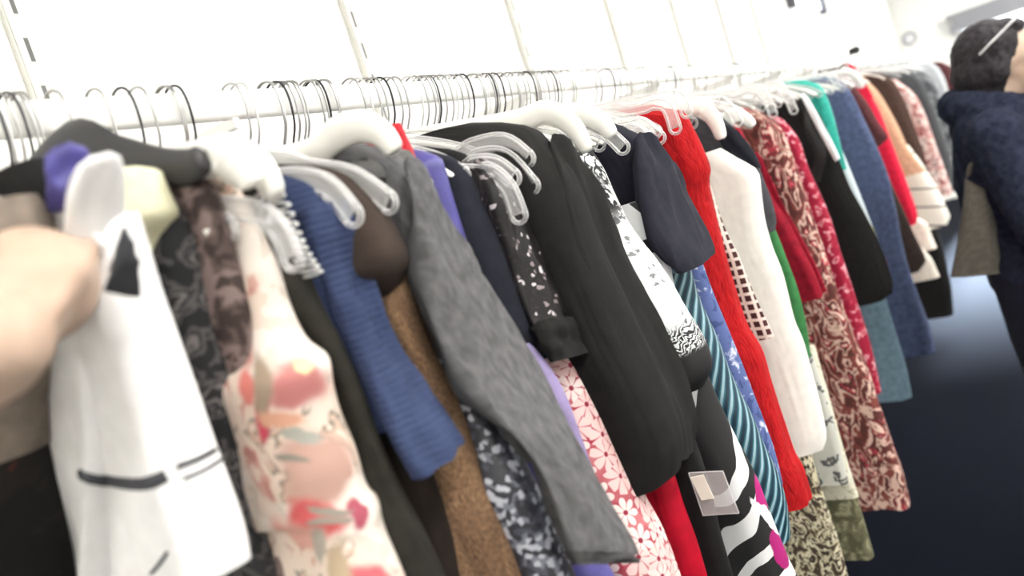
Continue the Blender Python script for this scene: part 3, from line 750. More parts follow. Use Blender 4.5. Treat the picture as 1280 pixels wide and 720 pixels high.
strip('lining', 2.40, [(1000, 118), (1012, 142), (1028, 174), (1044, 202)], [(1006, 116), (1022, 142), (1038, 172), (1050, 198)], M['white'], g, dx=-0.075, mode='X', seed=63)
g = garment('teal', 'top', 'turquoise satin top between the black blouse and the denim dress', 'top', 2.56)
body('top_body', 2.56, [(1010, 100), (1030, 108), (1042, 140), (1052, 180), (1060, 210)], M['teal'], g, w=0.05, seed=64, fold=.006)
g = garment('tip', 'shirt', 'pale blue shirt sleeve with yellow black and red cuff stripes', 'shirt', 2.62)
body('shirt_body', 2.62, [(1048, 176), (1060, 204), (1074, 238), (1088, 274), (1100, 304), (1110, 328)], M['tip'], g, w=0.03, seed=65, neck=False, fold=.002)
g = garment('grey_teal', 'skirt', 'grey teal skirt showing below the black satin blouse', 'skirt', 2.75)
body('skirt_body', 2.75, [(1096, 330), (1110, 374), (1122, 416), (1134, 456), (1141, 492)], M['grey_teal'], g, w=0.06, seed=66, neck=False, fold=.008)
g = garment('denim', 'dress', 'long dusty blue denim dress', 'dress', 3.0)
body('dress_body', 3.0, [(1026, 94), (1050, 98), (1068, 118), (1082, 148), (1098, 182), (1114, 222), (1122, 256), (1128, 290), (1136, 330), (1148, 366), (1160, 402), (1170, 434)], M['denim'], g, w=0.08, seed=67, fold=.012, freq=26)
strip('sleeve', 3.0, [(1036, 104), (1044, 140), (1056, 190), (1070, 240)], [(1060, 108), (1080, 150), (1096, 190), (1112, 236)], M['denim'], g, dx=-.04, mode='X', seed=68)
g = garment('maroon', 'top', 'dark maroon top between the denim dress and the scarlet dress', 'top', 3.3)
body('top_body', 3.3, [(1066, 104), (1084, 128), (1098, 152), (1110, 172), (1100, 182)], M['maroon'], g, w=0.05, seed=69)
g = garment('umber', 'skirt', 'dark umber skirt hanging below the scarlet dress', 'skirt', 3.5)
body('skirt_body', 3.5, [(1112, 220), (1126, 250), (1140, 282), (1154, 312), (1158, 326), (1150, 336)], M['dusk_brown'], g, w=0.07, seed=70, neck=False)
g = garment('scarlet', 'dress', 'scarlet dress with thin straps hung on a black clip hanger', 'dress', 3.62)
body('dress_body', 3.62, [(1066, 84), (1082, 106), (1098, 134), (1110, 164), (1120, 192), (1134, 230), (1147, 266), (1146, 278)], M['scarlet'], g, w=0.06, seed=71, neck=False)
strip('strap', 3.62, [(1054, 78), (1066, 100), (1076, 122)], [(1064, 78), (1080, 100), (1092, 122)], M['scarlet'], g, dx=-.04, mode='X', seed=72)
g = garment('tan', 'coat', 'tan coat right of the scarlet dress', 'coat', 4.1)
body('coat_body', 4.1, [(1080, 96), (1100, 116), (1120, 150), (1134, 180), (1148, 200), (1158, 212)], M['tan'], g, w=0.08, seed=73)
g = garment('plaid', 'shirt', 'cream shirt with black checked lines below the tan coat', 'shirt', 4.3)
body('shirt_body', 4.3, [(1136, 180), (1154, 204), (1170, 232), (1180, 252), (1189, 274), (1180, 280)], M['plaid'], g, w=0.09, seed=74, neck=False)
g = garment('card_top', 'top', 'small beige top below the umber skirt, far along the rail', 'top', 4.0)
body('top_body', 4.0, [(1140, 270), (1158, 276), (1166, 294), (1172, 308)], M['cream'], g, w=0.05, seed=75, neck=False)
g = garment('cream_hem', 'skirt', 'cream skirt hem low under the plaid shirt', 'skirt', 3.75)
body('skirt_body', 3.75, [(1144, 300), (1164, 320), (1172, 336), (1176, 344)], M['cream'], g, w=0.05, seed=76, neck=False)
g = garment('dark_low', 'trousers', 'black trousers hanging lowest beyond the denim dress', 'trousers', 4.5)
body('trousers_body', 4.5, [(1150, 250), (1174, 290), (1184, 330), (1190, 360), (1192, 390)], M['black'], g, w=0.08, seed=77, neck=False)
g = garment('brown_far', 'jacket', 'dark brown jacket right of the tan coat', 'jacket', 4.75)
body('jacket_body', 4.75, [(1096, 90), (1116, 98), (1130, 122), (1142, 152), (1156, 190), (1166, 220)], M['dark_brown'], g, w=0.09, seed=78)
g = garment('pink_far', 'dress', 'pink and white zigzag print dress near the far end', 'dress', 5.3)
body('dress_body', 5.3, [(1122, 100), (1144, 118), (1158, 146), (1172, 184), (1186, 222), (1192, 240)], M['pink_print'], g, w=0.09, seed=79)
g = garment('grey_far', 'jacket', 'dark grey jacket near the far end of the rail', 'jacket', 5.8)
body('jacket_body', 5.8, [(1130, 88), (1150, 96), (1164, 124), (1176, 158), (1190, 200), (1198, 236)], M['dark_grey'], g, w=0.1, seed=80)
g = garment('print_far', 'blouse', 'grey mottled blouse beside the person, far end', 'blouse', 6.4)
body('blouse_body', 6.4, [(1150, 86), (1166, 96), (1178, 122), (1190, 156), (1204, 190)], M['grey_print'], g, w=0.1, seed=81)
g = garment('fleece_far', 'coat', 'pale grey fleece coat at the far end by the person', 'coat', 7.0)
body('coat_body', 7.0, [(1166, 78), (1178, 90), (1188, 120), (1200, 160), (1208, 200)], M['pale_grey'], g, w=0.12, seed=82)
g = garment('far_maroon', 'dress', 'dark rose dress last on the rail behind the person', 'dress', 7.7)
body('dress_body', 7.7, [(1180, 78), (1190, 84), (1198, 110), (1208, 150), (1216, 190)], M['maroon'], g, w=0.12, seed=83)

# ------------------------------------------------------------------ rail, brackets, wall standards
bm = bmesh.new()
prof = []
hh, hw = (RAIL_Z1 - RAIL_Z0) / 2, 0.0075
zc = (RAIL_Z0 + RAIL_Z1) / 2
for k in range(16):
    a = 2 * PI * k / 16
    yy = hw * math.cos(a); zz = hw * math.sin(a) + (hh - hw) * (1 if math.sin(a) > 0.01 else (-1 if math.sin(a) < -0.01 else 0))
    prof.append((RAIL_Y + yy, zc + zz))
r0 = [bm.verts.new((-0.35, y, z)) for y, z in prof]; r1 = [bm.verts.new((8.4, y, z)) for y, z in prof]
for k in range(16): bm.faces.new((r0[k], r0[(k + 1) % 16], r1[(k + 1) % 16], r1[k]))
bm.faces.new(list(reversed(r0))); bm.faces.new(r1)
rail = tag(obj('hang_rail', bm, M['rail'], None), 'long oblong satin white rail along the wall carrying all the hangers', 'clothes rail')
# wall standards: slotted strips
m = Mat('white slotted steel', 0.5, spec=0.4)
tcg = m.tc.outputs['Object']
ox, oy, oz = m.sep(tcg)
fz = m.math('FRACT', m.math('MULTIPLY', oz, 17.0))
slot = m.math('MULTIPLY', m.step(m.math('ABSOLUTE', m.math('SUBTRACT', fz, 0.5)), 0.27, 0.23), m.step(m.math('ABSOLUTE', ox), 0.0032, 0.0024))
M['standard'] = m.done(m.mix(slot, (206, 205, 198), (92, 92, 90)))
bm = bmesh.new(); box(bm, (-0.0145, -0.012, -0.62), (0.0145, 0.0, 1.0), 0.0025)
bmesh.ops.transform(bm, matrix=Matrix.Identity(4), verts=bm.verts)
std_me = mesh_from_bm('wall_standard', bm, M['standard'], False)
bm = bmesh.new(); box(bm, (-0.004, RAIL_Y - 0.0, 1.655), (0.004, WALL_Y - 0.012, 1.678), 0.002)
box(bm, (-0.004, RAIL_Y - 0.012, 1.666), (0.004, RAIL_Y + 0.012, 1.6765), 0.001)
arm_me = mesh_from_bm('bracket_arm', bm, M['chrome'], False)
names = ['first from the near end', 'second from the near end', 'third from the near end', 'fourth from the near end', 'fifth from the near end', 'sixth from the near end', 'seventh from the near end',
         'eighth from the near end', 'ninth from the near end', 'tenth from the near end', 'eleventh from the near end', 'twelfth from the near end', 'thirteenth from the near end']
for i in range(13):
    x = 0.572 + 0.61 * i
    o = new_obj('wall_standard', std_me); o.location = (x, WALL_Y, 1.95)
    tag(o, 'slotted white shelf upright on the wall, ' + names[i], 'shelf upright', 'shelf uprights on the wall')
    b = new_obj('rail_bracket', arm_me); b.location = (x + 0.0, 0, 0)
    tag(b, 'chrome bracket holding the rail at the wall upright ' + names[i], 'bracket', 'brackets holding the rail')

# ------------------------------------------------------------------ hangers
HANGERS = 'hangers on the wall rail'
def hook_bm(x=0.0, zneck=1.632, r=0.0013, tilt=0.0):
    bm = bmesh.new()
    pts = [(x, RAIL_Y, zneck), (x, RAIL_Y, zneck + 0.012), (x + tilt * .3, RAIL_Y - 0.012, zneck + 0.032), (x + tilt * .6, RAIL_Y - 0.0165, RAIL_Z0 + 0.014), (x + tilt, RAIL_Y - 0.0125, RAIL_Z1 + 0.001),
           (x + tilt, RAIL_Y, RAIL_Z1 + 0.0065), (x + tilt, RAIL_Y + 0.0125, RAIL_Z1 + 0.001), (x + tilt, RAIL_Y + 0.0165, RAIL_Z0 + 0.012)]
    sweep(bm, smooth_path(pts, 4), r, seg=6)
    return bm
def arm_path(front):
    """front arm points (x, y, z), starting by the neck; the back arm mirrors it"""
    return smooth_path(front, 5)
def arms_bm(front, style, x):
    bm = bmesh.new()
    P = arm_path([(x, RAIL_Y, 1.634)] + front)
    for sgn in (0, 1):
        Q = [Vector((p.x, p.y if sgn == 0 else min(2 * RAIL_Y - p.y, 0.915), p.z)) for p in P]
        n = len(Q)
        if style == 'clear':
            up = []
            for i in range(n):
                t = (Q[min(i + 1, n - 1)] - Q[max(i - 1, 0)]).normalized()
                nn = Vector((1, 0, 0)).cross(t); nn = nn.normalized() * (1 if nn.z >= 0 or i > n * .6 else -1)
                up.append(nn)
            for i in range(1, n):
                if up[i].dot(up[i - 1]) < 0: up[i] = -up[i]
            h = [0.0085 * (0.75 + 0.25 * i / n) for i in range(n)]
            sweep(bm, [q + u * a for q, u, a in zip(Q, up, h)], 0.0030, 0.0024, side=(1, 0, 0), seg=8)
            sweep(bm, [q - u * a for q, u, a in zip(Q, up, h)], 0.0030, 0.0024, side=(1, 0, 0), seg=8)
            # rounded end joining the two rims, thin web between
            e, u, t = Q[-1], up[-1], (Q[-1] - Q[-2]).normalized()
            a = h[-1]
            sweep(bm, [e + u * (a * math.cos(k * PI / 8)) + t * (a * math.sin(k * PI / 8)) for k in range(9)], 0.0030, 0.0024, side=(1, 0, 0), seg=8)
            sweep(bm, Q, 0.0010, [b * .95 for b in h], side=(1, 0, 0), seg=8)
        elif style == 'wide':
            rb = [0.010 + 0.004 * math.sin(PI * min(1, i / n * 1.1)) for i in range(n)]
            rb[-1] = 0.006; rb[-2] = 0.0095
            sweep(bm, Q, [0.006] * n, rb, side=(1, 0, 0), seg=12)
        else:
            sweep(bm, Q, 0.0035, 0.0035, side=(1, 0, 0), seg=8)
    return bm
STYLE = {'clear': ('arms', 'clear'), 'wide': ('arms', 'white_plastic'), 'black': ('arms', 'black_plastic'), 'tube': ('arms', 'white_plastic')}
DEF = [(0, 0.60, 1.624), (0, 0.53, 1.600), (0, 0.475, 1.572), (0, 0.448, 1.548)]
PROTO = {}
for st in ('clear', 'wide', 'tube'):
    PROTO[st] = mesh_from_bm('arms', arms_bm(DEF, st, 0.0), M[STYLE[st][1]])
HOOK = {k: mesh_from_bm('hook', hook_bm(), M[k]) for k in ('wire', 'black_wire', 'chrome')}
def hanger(x, style, label, path=None, hook='wire', group=HANGERS, Xp=None, z_off=0.0):
    t = thing('clothes_hanger', label, 'hanger', (x, RAIL_Y, RAIL_Z1), group)
    h = new_obj('hook', HOOK[hook], t); h.location = Vector((x, 0, 0)); h.matrix_parent_inverse = t.matrix_world.inverted()
    if path is None:
        a = new_obj('arms', PROTO[style], t); a.location = Vector((x, 0, 0)); 
    else:
        fr = []
        for (px, py) in path:
            p = onX(px, py, x); fr.append((x, min(p.y, RAIL_Y - 0.012), p.z))
        a = obj('arms', arms_bm(fr, 'wide' if style == 'black' else style, x), M[STYLE[style][1]], t)
    return t
# hangers whose arms show clearly
hanger(0.345, 'black', 'wide black plastic hanger arm curving above the pale olive camisole', [(92, 172), (150, 193), (205, 209), (238, 208), (254, 197)], 'black_wire')
def hx(px, py): return onY(px, py, 0.405).x
for (path, st, lab) in [
    ([(262, 196), (300, 196), (328, 214), (344, 246)], 'wide', 'white hanger with a blunt rounded end above the cream floral dress'),
    ([(248, 200), (285, 204), (306, 220), (313, 234)], 'wide', 'shorter white hanger just left of the blunt white one'),
    ([(300, 262), (330, 270), (352, 292), (364, 322)], 'clear', 'clear hanger hanging lowest, between the cream floral dress and silver ribbon'),
    ([(322, 226), (372, 224), (410, 234), (440, 268)], 'clear', 'clear hanger with a curled end over the navy sweater'),
    ([(334, 200), (390, 212), (440, 222), (484, 252)], 'clear', 'clear hanger over the chocolate jacket, left of the grey cardigan'),
    ([(376, 196), (420, 168), (452, 158), (478, 168), (494, 190)], 'wide', 'broad white hanger arching over the grey cardigan shoulder'),
    ([(548, 200), (590, 184), (630, 178), (658, 198)], 'clear', 'clear hanger topmost of the cluster left of the black coat'),
    ([(560, 208), (600, 196), (632, 198), (664, 232)], 'clear', 'clear hanger second in the cluster left of the black coat'),
    ([(570, 206), (612, 196), (650, 196), (680, 226)], 'clear', 'clear hanger reaching farthest right over the black coat'),
    ([(560, 218), (590, 206), (618, 206), (640, 222)], 'clear', 'clear hanger with a short arm above the sequined cardigan'),
    ([(580, 216), (610, 214), (634, 234), (648, 268)], 'clear', 'clear hanger lowest in the cluster, over the sequined sleeve'),
    ([(640, 152), (684, 140), (716, 158), (734, 190)], 'wide', 'broad white hanger above the black coat shoulder'),
    ([(690, 148), (724, 142), (750, 152), (766, 170)], 'wide', 'broad white hanger above the white scrollwork blouse'),
    ([(700, 168), (735, 160), (760, 168), (778, 184)], 'clear', 'clear hanger over the scrollwork blouse shoulder'),
    ([(768, 158), (800, 154), (814, 164), (824, 172)], 'clear', 'clear hanger topmost above the dark navy top'),
    ([(762, 164), (792, 162), (810, 176), (822, 196)], 'clear', 'clear hanger lower of two above the dark navy top'),
    ([(786, 138), (816, 130), (834, 134), (844, 160)], 'clear', 'clear hanger over the red dress, lower of two'),
    ([(800, 126), (830, 120), (850, 122), (858, 140)], 'clear', 'clear hanger over the red dress, upper of two'),
    ([(862, 134), (884, 140), (896, 156), (902, 174)], 'wide', 'white hanger with a drooping end right of the red dress'),
    ([(884, 128), (900, 126), (914, 138), (922, 152)], 'clear', 'clear hanger above the slate navy top'),
    ([(896, 150), (914, 144), (930, 148), (942, 158)], 'wide', 'white hanger with a round end above the burgundy cardigan'),
    ([(912, 118), (932, 110), (948, 112), (958, 124)], 'clear', 'clear hanger above the garnet print dress'),
    ([(930, 128), (948, 122), (960, 128), (966, 142)], 'clear', 'clear hanger low over the garnet print dress neckline'),
    ([(944, 112), (962, 106), (974, 108), (982, 120)], 'clear', 'clear hanger above the crimson flecked dress'),
    ([(956, 120), (972, 116), (984, 122), (992, 138)], 'clear', 'clear hanger left of the black satin blouse'),
    ([(1018, 96), (1030, 92), (1040, 96), (1046, 108)], 'clear', 'clear hanger above the turquoise top'),
    ([(1048, 92), (1060, 90), (1072, 98), (1078, 110)], 'wide', 'white hanger right of the denim dress'),
]:
    e = path[-1]
    hanger(hx(*e), st, lab, path)
# one hanger inside each of the remaining clothes
short = {'violet': 'black and violet top', 'smoke': 'smoky print dress', 'mauve': 'mauve print dress', 'robe': 'white robe', 'blush': 'taupe blouse',
         'speckle': 'speckled dress', 'red_strap': 'red velvet top', 'lavender': 'lavender dress', 'ink_top': 'ink black blouse', 'daisy': 'daisy print dress', 'bright_red': 'bright red satin dress',
         'teal_stripe': 'teal striped dress', 'peri': 'periwinkle dress', 'dots': 'dotted cream blouse', 'white': 'ivory white dress', 'green': 'green dress', 'maroon': 'dark maroon top',
         'tan': 'tan coat', 'brown_far': 'far dark brown jacket', 'pink_far': 'pink zigzag print dress', 'grey_far': 'far dark grey jacket', 'print_far': 'grey mottled blouse', 'fleece_far': 'pale grey fleece coat',
         'far_maroon': 'last dark rose dress'}
for i, (k, s) in enumerate(short.items()):
    x = G[k].location.x
    hanger(x - 0.004, ('clear', 'tube')[i % 2], ('clear' if i % 2 == 0 else 'white') + ' plastic hanger holding the ' + s, None, ('wire', 'chrome', 'black_wire')[i % 3])
# the crowd of further hooks along the rail
x = 0.40; i = 0
while x < 3.6:
    hanger(x, 'tube' if i % 3 else 'clear', 'hanger crowded among others on the rail, only its wire hook showing', None, ('wire', 'black_wire', 'wire', 'chrome', 'wire')[i % 5], 'crowded hangers with only the hook showing')
    x += random.choice((0.014, 0.018, 0.024, 0.034)) * (2.6 if x < 0.74 else 0.9 if x < 1.3 else 2.6); i += 1
# black clip hanger with the scarlet dress
t = thing('clip_hanger', 'black clip hanger standing up above the scarlet dress', 'hanger', (3.62, RAIL_Y, RAIL_Z1), HANGERS)
bm = bmesh.new(); p = onX(1070, 63, 3.2); q = onX(1062, 72, 3.2)
box(bm, p + Vector((-.02, -.012, -.010)), p + Vector((.02, .022, .012)), .004)
obj('clip', bm, M['black_plastic'], t, False)
bm = bmesh.new(); sweep(bm, smooth_path([p, (p + q) / 2 + Vector((0, .01, 0)), q, q + Vector((0, .02, -.03)), onX(1058, 84, 3.5)], 4), .007, seg=8)
obj('stem', bm, M['clear'], t)
bm = bmesh.new(); sweep(bm, smooth_path([(3.62, RAIL_Y - .02, 1.66), (3.62, RAIL_Y - .10, 1.64), onX(1046, 90, 3.62), onX(1056, 80, 3.62), onX(1066, 86, 3.62)], 4), .006, seg=8)
obj('arms', bm, M['black_plastic'], t)

# ------------------------------------------------------------------ the room
def boxobj(name, lo, hi, mat, kind=True, bev=0.0):
    bm = bmesh.new(); box(bm, lo, hi, bev); o = obj(name, bm, mat, None, False)
    if kind: struct(o)
    return o
def wallmat(name, c):
    m = Mat(name, 0.8, spec=0.2); tc = m.tc.outputs['Object']
    m.bumpit(m.noise(60, 3, 0, tc), 0.08)
    return m.done(m.ramp(m.noise(1.5, 3, 0, tc), [(0.3, tuple(v * .985 for v in c)), (0.7, c)]))
WHITE = wallmat('warm white wall paint', (252, 251, 246))
CEIL = wallmat('white ceiling', (240, 240, 238))
m = Mat('dark blue carpet', 0.85, spec=0.05); tc = m.tc.outputs['Object']
m.bumpit(m.noise(220, 3, 0, tc), 0.25, 0.003)
FLOORM = m.done(m.ramp(m.noise(160, 4, 0, tc), [(0.3, (6, 8, 15)), (0.7, (14, 18, 32))]))
NEAR_X, FRONT_Y, HT = -2.6, -4.2, 2.9
boxobj('floor', (NEAR_X, FRONT_Y, -0.1), (END_X, WALL_Y, 0.0), FLOORM)
boxobj('ceiling', (NEAR_X, FRONT_Y, HT), (END_X, WALL_Y, HT + 0.1), CEIL)
boxobj('wall_back', (NEAR_X, WALL_Y, 0), (END_X, WALL_Y + 0.12, HT), WHITE)
boxobj('wall_front', (NEAR_X, FRONT_Y - 0.12, 0), (END_X, FRONT_Y, HT), WHITE)
boxobj('wall_near', (NEAR_X - 0.12, FRONT_Y, 0), (NEAR_X, WALL_Y, HT), WHITE)
# far end wall with a wide bright window under a grey header
hy0 = onX(1183, 24, END_X)
zt = hy0.z - 0.10
wy1, wy0 = hy0.y - 0.10, -3.6
bm = bmesh.new()
box(bm, (END_X, FRONT_Y, 0), (END_X + .12, wy0, HT)); box(bm, (END_X, wy1, 0), (END_X + .12, WALL_Y, HT))
box(bm, (END_X, wy0, zt), (END_X + .12, wy1, HT)); box(bm, (END_X, wy0, 0), (END_X + .12, wy1, 0.25))
struct(obj('wall_end', bm, WHITE, None, False))
m = Mat('daylight behind the window', 1.0)
em = m.n.new('ShaderNodeEmission'); em.inputs[0].default_value = (0.86, 0.92, 1, 1); em.inputs[1].default_value = 9.0
m.l.new(em.outputs[0], m.n['Material Output'].inputs[0]); DAY = m.m
m = Mat('window glass', 0.03, spec=0.5); m.done((255, 255, 255))
tr = m.n.new('ShaderNodeBsdfTransparent'); ms = m.n.new('ShaderNodeMixShader'); ms.inputs[0].default_value = 0.06
m.l.new(tr.outputs[0], ms.inputs[1]); m.l.new(m.b.outputs[0], ms.inputs[2]); m.l.new(ms.outputs[0], m.n['Material Output'].inputs[0]); GLASS = m.m
FRAME = wallmat('white window frame', (238, 238, 240))
bm = bmesh.new()
nw = 4
for k in range(nw + 1):
    y = wy0 + (wy1 - wy0) * k / nw
    box(bm, (END_X + .02, y - .025, .25), (END_X + .09, y + .025, zt), .004)
for z in (.275, zt - .025): box(bm, (END_X + .02, wy0, z - .025), (END_X + .09, wy1, z + .025), .004)
wf = struct(obj('window_1', bm, FRAME, None, False))
bm = bmesh.new(); box(bm, (END_X + .05, wy0, .26), (END_X + .06, wy1, zt - .01)); obj('pane', bm, GLASS, wf, False)
# grey header beam, notched at its end
GREYB = wallmat('grey painted beam', (146, 146, 150))
bm = bmesh.new()
z1 = hy0.z + 0.02; z0 = z1 - 0.20
outline = [(hy0.y, z1), (hy0.y, z1 - .055), (hy0.y - .05, z1 - .06), (hy0.y - .05, z1 - .11), (hy0.y - .005, z1 - .115), (hy0.y - .02, z0), (-1.9, z0), (-1.9, z1)]
a = [bm.verts.new((END_X - .14, y, z)) for y, z in outline]; b = [bm.verts.new((END_X, y, z)) for y, z in outline]
bm.faces.new(a); bm.faces.new(list(reversed(b)))
for k in range(len(a)): bm.faces.new((a[k], b[k], b[(k + 1) % len(a)], a[(k + 1) % len(a)]))
bmesh.ops.recalc_face_normals(bm, faces=bm.faces)
struct(obj('trim_1', bm, GREYB, None, False))
# small high window on the rack wall (only the feet of its dark posts show)
DARKF = wallmat('dark window post', (96, 96, 102))
bm = bmesh.new()
for (px, py) in ((991, 9), (1030, 17)):
    p = onY(px, py, WALL_Y - 0.02)
    box(bm, (p.x - .05, WALL_Y - .04, p.z), (p.x + .05, WALL_Y, 2.75), .004)
pA, pB = onY(991, 9, WALL_Y - .02), onY(1030, 17, WALL_Y - .02)
box(bm, (pA.x - .05, WALL_Y - .04, 2.70), (pB.x + .05, WALL_Y, 2.76), .004)
w2 = struct(obj('window_2', bm, DARKF, None, False))
bm = bmesh.new(); box(bm, (pA.x + .04, WALL_Y - .012, pA.z + .04), (pB.x - .04, WALL_Y - .002, 2.70)); obj('pane', bm, DAY, w2, False)
# small round dial high on the end wall
c = onX(1137, 48, END_X - .02)
t = thing('wall_dial', 'small round pale dial high on the far end wall', 'wall dial', (END_X, c.y, c.z))
bm = bmesh.new(); bmesh.ops.create_cone(bm, cap_ends=True, segments=28, radius1=.062, radius2=.056, depth=.02, matrix=Matrix.Translation((END_X - .0105, c.y, c.z)) @ Matrix.Rotation(-PI / 2, 4, 'Y'))
obj('face', bm, FRAME, t, False)
bm = bmesh.new(); sweep(bm, [(END_X - .022, c.y + .066 * math.cos(k * PI / 16), c.z + .066 * math.sin(k * PI / 16)) for k in range(33)], .011, seg=6); obj('rim', bm, GREYB, t)
# ceiling light panels
m = Mat('lit diffuser', 1.0)
em = m.n.new('ShaderNodeEmission'); em.inputs[0].default_value = (1.0, 0.98, 0.945, 1); em.inputs[1].default_value = 26.0
m.l.new(em.outputs[0], m.n['Material Output'].inputs[0]); LIT = m.m
bm = bmesh.new(); box(bm, (-.62, -.17, -.07), (.62, .17, 0), .01); fr_me = mesh_from_bm('housing', bm, FRAME, False)
bm = bmesh.new(); box(bm, (-.58, -.14, -.085), (.58, .14, -.071), .004); df_me = mesh_from_bm('diffuser', bm, LIT, False)
for i, xx in enumerate((-1.5, 0.3, 2.1, 3.9, 5.7, 7.5, 9.3)):
    for j, yy in enumerate((-0.9, -2.9)):
        t = thing('ceiling_light', 'white ceiling light, number %d from the near end in the row %s' % (i + 1, ('over the rack aisle', 'by the front wall')[j]), 'ceiling light', (xx, yy, HT), 'ceiling lights')
        a = new_obj('housing', fr_me, t); a.matrix_parent_inverse.identity(); a.location = (0, 0, 0)
        a = new_obj('diffuser', df_me, t); a.matrix_parent_inverse.identity(); a.location = (0, 0, 0)

# ------------------------------------------------------------------ the person
def ell(bm, c, r, rot=(0, 0, 0)):
    q = bmesh.ops.create_icosphere(bm, subdivisions=3, radius=1.0)
    bmesh.ops.transform(bm, matrix=Matrix.Translation(c) @ Euler(rot).to_matrix().to_4x4() @ Matrix.Diagonal((r[0], r[1], r[2], 1)), verts=q['verts'])
def limb(bm, pts, rs, flat=1.0, side=None):
    P = smooth_path(pts, 5); n = len(P); m_ = len(pts) - 1
    R = []
    for i in range(n):
        t = i / (n - 1) * m_; k = min(int(t), m_ - 1); f = t - k
        R.append(rs[k] + (rs[k + 1] - rs[k]) * f)
    sweep(bm, P, R, [r * flat for r in R], side=side, seg=16)
    ell(bm, P[0], (R[0],) * 3); ell(bm, P[-1], (R[-1],) * 3)
def fuse(name, bm, mat, parent, voxel, smooth_it=6, fuzz=None):
    me = bpy.data.meshes.new(name); bm.to_mesh(me); bm.free()
    o = bpy.data.objects.new(name, me); COL.objects.link(o)
    md = o.modifiers.new('r', 'REMESH'); md.mode = 'VOXEL'; md.voxel_size = voxel
    ms = o.modifiers.new('s', 'SMOOTH'); ms.iterations = smooth_it; ms.factor = 0.5
    if fuzz:
        tx = bpy.data.textures.new(name + ' fuzz', 'CLOUDS'); tx.noise_scale = fuzz[1]
        dm = o.modifiers.new('d', 'DISPLACE'); dm.texture = tx; dm.strength = fuzz[0]; dm.mid_level = 0.5
    dg = bpy.context.evaluated_depsgraph_get()
    me2 = bpy.data.meshes.new_from_object(o.evaluated_get(dg)); me2.name = name
    o.modifiers.clear(); o.data = me2
    me2.materials.clear(); me2.materials.append(mat)
    me2.polygons.foreach_set('use_smooth', [True] * len(me2.polygons))
    o.parent = parent; o.matrix_parent_inverse = parent.matrix_world.inverted()
    return o
def objmat(name, lo, hi, scale, rough=0.9, bump=0.3, bs=300, sss=0.0, spec=0.25):
    m = Mat(name, rough, spec=spec); tc = m.tc.outputs['Object']
    m.bumpit(m.noise(bs, 3, 0, tc), bump, 0.003)
    if sss: m.b.inputs['Subsurface Weight'].default_value = sss; m.b.inputs['Subsurface Radius'].default_value = (.01, .004, .002)
    return m.done(m.ramp(m.noise(scale, 3, 0, tc), [(0.35, lo), (0.65, hi)]))
ALBEDO[0] = 0.6
SKIN = objmat('skin', (228, 196, 172), (238, 210, 188), 18, 0.6, 0.1, 400, 0.1)
ALBEDO[0] = 0.9
FLEECE = objmat('navy fleece', (30, 34, 48), (46, 50, 66), 60, 1.0, 0.9, 130, spec=0.1)
HAIRM = objmat('dark brown hair', (36, 33, 36), (58, 54, 58), 90, 0.7, 0.8, 160)
TROUS = objmat('dark navy trousers', (18, 18, 30), (28, 28, 42), 40, 0.9, 0.3)
SHOE = objmat('black shoe leather', (20, 20, 22), (28, 28, 30), 30, 0.5, 0.1)
PX, PYo = 2.60, 0.0
person = thing('person', 'person in a dark navy fleece jacket facing away right, glasses pushed up on dark hair', 'person', (PX, PYo, 0))
V = lambda x, y, z: Vector((PX + x, PYo + y, z))      # x away from the camera, -y the way the person faces
bm = bmesh.new()
# head: cranium, jaw, brow, nose, lips, chin, ears
ell(bm, V(0, .012, 1.492), (.072, .094, .088)); ell(bm, V(0, -.030, 1.440), (.056, .066, .068))
ell(bm, V(0, -.048, 1.475), (.058, .052, .062)); ell(bm, V(0, -.060, 1.405), (.034, .038, .030)); ell(bm, V(0, -.088, 1.398), (.020, .016, .017))
for s in (-1, 1):
    ell(bm, V(s * .030, -.086, 1.500), (.024, .014, .010)); ell(bm, V(s * .034, -.074, 1.452), (.024, .026, .026))
    ell(bm, V(s * .031, -.082, 1.480), (.015, .014, .011)); ell(bm, V(s * .076, .006, 1.468), (.008, .019, .031), (.15, 0, 0))
limb(bm, [V(0, -.092, 1.490), V(0, -.106, 1.465), V(0, -.120, 1.446)], [.009, .011, .015]); ell(bm, V(0, -.104, 1.441), (.018, .012, .009))
ell(bm, V(0, -.098, 1.422), (.022, .011, .006)); ell(bm, V(0, -.097, 1.411), (.020, .011, .007))
limb(bm, [V(0, -.01, 1.42), V(0, .03, 1.36), V(0, .045, 1.28)], [.052, .052, .060])
